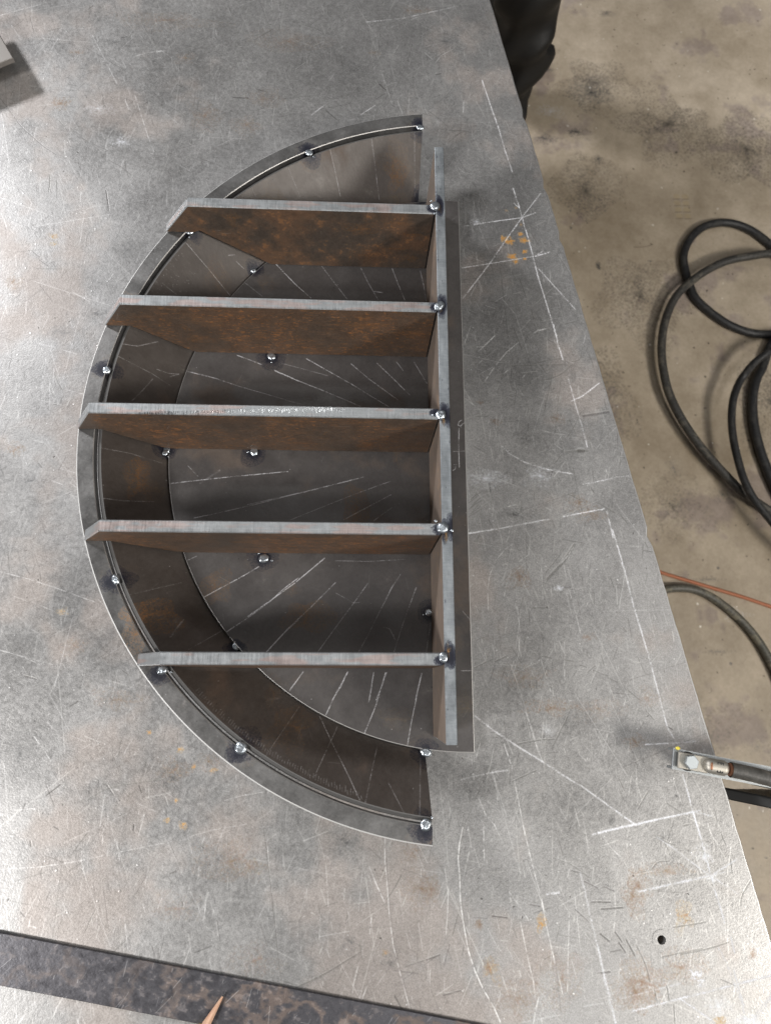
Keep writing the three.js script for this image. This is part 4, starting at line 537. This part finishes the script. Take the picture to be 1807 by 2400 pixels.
// ---------------------------------------------------------------- things on the table
{ // flat bar at the near left corner
  const t = thing('steel_straightedge', 'flat steel bar with blue-black scale and tan rust under the pencil', 'flat bar');
  const g = new RoundedBoxGeometry(0.95, 0.0034, 0.0422, 2, 0.0006), p = g.attributes.position, uv = g.attributes.uv;
  for (let i = 0; i < p.count; i++) uv.setXY(i, (p.getX(i) + 0.475) / 0.95, 1 - (p.getZ(i) + 0.0211) / 0.0422);
  const a = Math.atan(0.1967); t.rotation.y = -a; t.position.set(-0.1506 - Math.sin(a) * 0.0211, 0, 0.2589 + Math.cos(a) * 0.0211);
  part(t, 'bar', g.translate(0, 0.0018, 0), BAR);
}
{ // carpenter's pencil, only its sharpened end in the picture
  const t = thing('carpenter_pencil', 'sharpened wooden carpenter pencil lying across the dark flat bar', 'pencil');
  const tip = new THREE.Vector3(-0.121, 0.0062, 0.2772), dir = new THREE.Vector3(-0.53, 0.02, 0.848).normalize(), wood = (() => {
    const S = sheets(128, 256, ((N, M) => (x, y, i, o) => { const n = 180 + 14 * N[i] + rr(-5, 5); o[0] = n; o[1] = n - 36 + 5 * M[i]; o[2] = n - 60 + 6 * M[i]; o[3] = 0.7; o[4] = 0; o[5] = 0.5 + 0.2 * N[i]; })(noise(128, 256, 5, 90), noise(128, 256, 40)));
    return S.material({}, 0.0003);
  })();
  const ring = (r, d, n = 8) => [r, d];
  const cone = new THREE.CylinderGeometry(0.0042, 0.0008, 0.028, 20, 6).translate(0, 0.0175, 0), lead = new THREE.ConeGeometry(0.00095, 0.0036, 12).rotateX(Math.PI).translate(0, 0.0014, 0), body = new RoundedBoxGeometry(0.0112, 0.12, 0.0095, 2, 0.0025).translate(0, 0.0915, 0);
  { const p = cone.attributes.position; for (let i = 0; i < p.count; i++) { const y = p.getY(i), f = 1 + 0.06 * Math.sin(Math.atan2(p.getZ(i), p.getX(i)) * 7 + y * 90); p.setXYZ(i, p.getX(i) * f, y, p.getZ(i) * f * lerp(1, 0.82, y / 0.03)); } cone.computeVertexNormals(); }
  part(t, 'sharpened_wood', cone, wood); part(t, 'lead', lead, plain(0.03, 0.03, 0.032, 0.2, 0.45)); part(t, 'painted_body', body, plain(0.75, 0.5, 0.04, 0, 0.4));
  t.position.copy(tip); t.quaternion.setFromUnitVectors(new THREE.Vector3(0, 1, 0), dir);
}
{ // angle iron whose corner just reaches into the picture at the far left
  const t = thing('angle_bracket', 'grey steel angle bracket with a square corner at the left edge of the table', 'bracket');
  const c = plain(0.24, 0.225, 0.21, 0.6, 0.45);
  t.position.set(-0.4295, 0, -0.7715); t.rotation.y = 0.53;
  part(t, 'top_flange', new RoundedBoxGeometry(0.2, 0.007, 0.09, 2, 0.001).translate(-0.1, 0.0265, -0.045), c);
  part(t, 'upright_flange', new RoundedBoxGeometry(0.007, 0.0225, 0.09, 2, 0.001).translate(-0.19, 0.0118, -0.045), c);
}
{ // earth clamp gripping the table edge
  const t = thing('ground_clamp', 'zinc plated welding earth clamp with bolted cable lug gripping the table edge', 'clamp');
  t.position.set(0.3135, 0, 0.0735); t.rotation.y = -0.195;
  const y0 = 0.042, chan = new THREE.Shape(); chan.moveTo(-0.0095, -0.012); chan.lineTo(-0.0095, 0); chan.lineTo(0.0095, 0); chan.lineTo(0.0095, -0.012); chan.lineTo(0.0077, -0.012); chan.lineTo(0.0077, -0.002); chan.lineTo(-0.0077, -0.002); chan.lineTo(-0.0077, -0.012); chan.closePath();
  const cg = new THREE.ExtrudeGeometry(chan, { depth: 0.1, bevelEnabled: true, bevelSize: 0.0004, bevelThickness: 0.0004, bevelSegments: 1 }).rotateY(Math.PI / 2).translate(0, y0, 0);
  const jaw = part(t, 'upper_jaw', cg, ZINC);
  part(jaw, 'jaw_tip', new RoundedBoxGeometry(0.0024, 0.0405, 0.018, 2, 0.0011).translate(0.03, 0.0205, 0), plain(0.12, 0.11, 0.1, 0.6, 0.5));
  for (const z of [-0.006, 0, 0.006]) part(jaw, 'tooth', new THREE.ConeGeometry(0.0022, 0.006, 4).rotateX(Math.PI).translate(0.031, 0.0035, z), BLACKENED);
  part(jaw, 'handle_grip', new RoundedBoxGeometry(0.09, 0.014, 0.021, 3, 0.004).translate(0.146, y0 - 0.006, 0.0), RUBBER);
  part(t, 'washer', new THREE.CylinderGeometry(0.0088, 0.0092, 0.0016, 28).translate(0.0145, y0 + 0.0012, 0), BLACKENED);
  const hex = new THREE.Shape(); for (let k = 0; k < 6; k++) { const a = k * Math.PI / 3 + 0.3; hex[k ? 'lineTo' : 'moveTo'](Math.cos(a) * 0.0064, Math.sin(a) * 0.0064); } hex.closePath();
  part(t, 'bolt', new THREE.ExtrudeGeometry(hex, { depth: 0.003, bevelEnabled: true, bevelSize: 0.0007, bevelThickness: 0.0008, bevelSegments: 2 }).rotateX(-Math.PI / 2).translate(0.0145, y0 + 0.0062, 0), BOLTM);
  const lug = part(t, 'cable_lug', new RoundedBoxGeometry(0.03, 0.003, 0.0155, 2, 0.001).translate(0.018, y0 + 0.0036, 0), BRASSY);
  part(lug, 'barrel', new THREE.CapsuleGeometry(0.0066, 0.012, 6, 20).rotateZ(Math.PI / 2).scale(1, 0.86, 1.1).translate(0.0405, y0 + 0.0062, 0), BRASSY);
  part(lug, 'peep_hole', new THREE.SphereGeometry(0.0026, 16, 10).scale(0.85, 0.5, 1.5).translate(0.0335, y0 + 0.0105, 0), COPPER);
  for (const z of [-0.0029, 0.0029]) for (const [w, d, x, dz] of [[0.0056, 0.0006, 0, -0.0017], [0.0056, 0.0006, 0, 0.0017], [0.0006, 0.0034, -0.0026, 0], [0.0006, 0.0034, 0.0026, 0], [0.0006, 0.0034, 0.0004, 0]]) part(lug, 'stamped_mark', new THREE.BoxGeometry(w, 0.0006, d).translate(0.0415 + x, y0 + 0.0119 - Math.abs(z) * 0.25, z + dz), BLACKENED);
  part(lug, 'copper_strands', new THREE.CylinderGeometry(0.0062, 0.0062, 0.0014, 18).rotateZ(Math.PI / 2).translate(0.0533, y0 + 0.0068, 0), COPPER);
  const cc = new THREE.CatmullRomCurve3([[0.0535, y0 + 0.0072, 0], [0.075, y0 + 0.008, 0.0005], [0.1, y0 + 0.009, 0.002], [0.16, y0 + 0.004, 0.004], [0.24, y0 - 0.05, 0.01], [0.3, -0.3, 0.03], [0.33, -0.8, 0.1]].map((p) => new THREE.Vector3(...p)));
  part(t, 'cable', new THREE.TubeGeometry(cc, 90, 0.0072, 14), RUBBER_DUSTY);
  part(t, 'lower_jaw', new RoundedBoxGeometry(0.14, 0.012, 0.012, 2, 0.003).rotateZ(0.35).translate(0.118, -0.062, 0.028), BLACKENED);
  part(t, 'lower_tip', new RoundedBoxGeometry(0.016, 0.03, 0.016, 2, 0.003).translate(0.055, -0.0465, 0.028), BLACKENED);
  part(t, 'pivot_plate', new RoundedBoxGeometry(0.03, 0.09, 0.004, 2, 0.001).translate(0.135, -0.012, 0.0105), ZINC);
  part(t, 'plastic_scrap', new THREE.DodecahedronGeometry(0.0021, 0).scale(1.2, 0.6, 0.9).translate(0.0035, y0 + 0.001, -0.0105), plain(0.6, 0.5, 0.06, 0, 0.5));
}

// ---------------------------------------------------------------- cables on the floor
function line(name, label, cat, pts, r, mat, ext0, ext1, group) {
  const P = pts.map((p) => new THREE.Vector3(...p).multiplyScalar(0.001));
  if (ext0) P.unshift(...ext0.map((p) => new THREE.Vector3(...p))); if (ext1) P.push(...ext1.map((p) => new THREE.Vector3(...p)));
  const m = new THREE.Mesh(new THREE.TubeGeometry(new THREE.CatmullRomCurve3(P, false, 'centripetal'), P.length * 14, r, 14), mat); m.name = numbered(name); m.castShadow = m.receiveShadow = true; m.userData = { label, category: cat }; if (group) m.userData.group = group; scene.add(m);
}
line('welding_cable', 'black cable making a small loop under the greyer one, highest on the floor', 'cable', CABLE_LOOP, 0.0105, RUBBER, [[1.3, -0.838, -0.8], [1.2, -0.838, -1.05]], [[1.2, -0.838, -0.9], [1.35, -0.838, -1.0]], 'heavy cables coiled on the floor');
line('welding_cable', 'grey-black cable sweeping in a wide arc over the small loop', 'cable', CABLE_OVER, 0.0105, RUBBER_DUSTY, [[1.3, -0.82, -1.0], [1.2, -0.81, -1.08]], [[1.1, -0.835, -0.36], [1.3, -0.838, -0.4]], 'heavy cables coiled on the floor');
line('welding_cable', 'dark cable arched above the floor inside the wide arc', 'cable', CABLE_HIGH, 0.0092, RUBBER, [[1.3, -0.838, -0.95], [1.15, -0.8, -0.87]], [[1.03, -0.79, -0.3], [1.15, -0.836, -0.2], [1.3, -0.838, -0.2]], 'heavy cables coiled on the floor');
line('welding_cable', 'thick black cable nearest the right edge of the picture', 'cable', CABLE_OUTER, 0.0115, RUBBER, [[1.3, -0.838, -1.0], [1.17, -0.838, -0.93]], [[1.07, -0.838, -0.4], [1.3, -0.838, -0.25]], 'heavy cables coiled on the floor');
line('rubber_hose', 'olive grey hose curving out from under the table below the orange wire', 'hose', HOSE, 0.0098, HOSE_M, [[0.4, -0.838, -0.05], [0.6, -0.838, -0.16]], [[0.985, -0.838, 0.03], [1.0, -0.838, 0.2], [1.1, -0.838, 0.4]]);
line('orange_wire', 'thin orange wire running from under the table to the right', 'wire', WIRE, 0.0042, WIRE_M, [[0.4, -0.8445, -0.33]], [[1.2, -0.8445, -0.1]]);

// ---------------------------------------------------------------- the person beside the table
{
  const t = thing('person', 'person standing by the table in creased black trousers, one lower leg in view', 'person');
  const K = [], leg = (x, z, hx, hz, k) => { K.push([[x, -0.8, z], [x, -0.62, z], 0.058, 0.05], [[x, -0.62, z], [x + 0.006, -0.47, z - 0.004], 0.05, 0.062], [[x + 0.006, -0.47, z - 0.004], [x, -0.32, z - 0.01], 0.062, 0.066], [[x, -0.32, z - 0.01], [hx, 0.02, hz], 0.066, 0.092]); };
  leg(0.362, -1.372, 0.37, -1.44); leg(0.31, -1.66, 0.36, -1.6); K.push([[0.365, 0.02, -1.45], [0.36, 0.02, -1.59], 0.11, 0.11], [[0.38, 0.1, -1.47], [0.375, 0.1, -1.57], 0.115, 0.115]);
  const N = 96, size = 0.6, c = new THREE.Vector3(0.36, -0.35, -1.5), mc = new MarchingCubes(N, new THREE.MeshBasicMaterial(), false, false, 260000), a = new THREE.Vector3(), b = new THREE.Vector3(), p = new THREE.Vector3(), q = new THREE.Vector3();
  const bones = K.map(([s, e, r0, r1]) => ({ s: new THREE.Vector3(...s), d: new THREE.Vector3(...e).sub(new THREE.Vector3(...s)), r0, r1 }));
  mc.isolation = 0;
  for (let z = 0; z < N; z++) for (let y = 0; y < N; y++) for (let x = 0; x < N; x++) {
    p.set((x / N * 2 - 1) * size + c.x, (y / N * 2 - 1) * size + c.y, (z / N * 2 - 1) * size + c.z); let d = 1;
    for (const { s, d: e, r0, r1 } of bones) { q.copy(p).sub(s); const h = clamp(q.dot(e) / e.lengthSq(), 0, 1); const v = q.addScaledVector(e, -h).length() - lerp(r0, r1, h), m = Math.max(0.02 - Math.abs(d - v), 0) / 0.02; d = Math.min(d, v) - m * m * 0.005; }
    const fold = 0.011 * Math.sin(62 * p.y + 26 * p.z - 30 * p.x + 2 * Math.sin(17 * p.z)) + 0.008 * Math.sin(31 * p.y - 60 * (p.z + p.x) + 1.3);
    mc.field[z * N * N + y * N + x] = -(d + fold * sm(-0.28, -0.5, p.y) * 0.75 + fold * 0.3);
  }
  mc.update();
  const g = new THREE.BufferGeometry(), n = mc.count * 3; g.setAttribute('position', new THREE.Float32BufferAttribute(mc.positionArray.slice(0, n), 3)); g.setAttribute('normal', new THREE.Float32BufferAttribute(mc.normalArray.slice(0, n), 3)); g.setAttribute('uv', new THREE.Float32BufferAttribute(new Float32Array(mc.count * 2), 2));
  g.scale(size, size, size).translate(c.x, c.y, c.z);
  part(t, 'trousers', g, plain(0.009, 0.0085, 0.008, 0, 0.62));
  for (const [x, z] of [[0.34, -1.372], [0.288, -1.66]]) {
    const boot = mergeGeometries([new THREE.CapsuleGeometry(0.046, 0.15, 8, 20).rotateZ(Math.PI / 2).scale(1, 0.85, 1).translate(-0.045, -0.795, 0), new THREE.CapsuleGeometry(0.05, 0.06, 8, 20).translate(0.03, -0.76, 0), new RoundedBoxGeometry(0.27, 0.022, 0.095, 3, 0.01).translate(-0.045, -0.8385, 0)].map((q) => q.index ? q.toNonIndexed() : q));
    part(t, 'boot', boot.translate(x, 0, z), plain(0.02, 0.018, 0.016, 0, 0.5));
  }
}

// ---------------------------------------------------------------- lamps
for (const [x, y, z, ax, ay, az, w, h, I, col, label] of LAMPS) {
  const t = thing('work_lamp', label, 'lamp'); t.position.set(x, y, z);
  const c = new THREE.Color(col), panel = new THREE.MeshStandardMaterial({ color: 0xffffff, emissive: c, emissiveIntensity: 1, roughness: 0.9 });
  const tilt = new THREE.Group(); t.up.set(0, 0, 1); t.lookAt(ax, ay, az);
  part(t, 'diffuser', new THREE.BoxGeometry(w, h, 0.006).translate(0, 0, -0.004), panel); part(t, 'housing', new RoundedBoxGeometry(w + 0.04, h + 0.04, 0.06, 2, 0.01).translate(0, 0, -0.042), plain(0.6, 0.6, 0.6, 0.2, 0.5));
  const l = new THREE.RectAreaLight(c, I, w, h); l.position.set(x, y, z).addScaledVector(new THREE.Vector3(ax - x, ay - y, az - z).normalize(), 0.003); l.lookAt(ax, ay, az); l.castShadow = true; scene.add(l);
}

scene.traverse((o) => { if (o.isMesh) { o.castShadow = true; o.receiveShadow = true; } });
renderer.render(scene, camera);
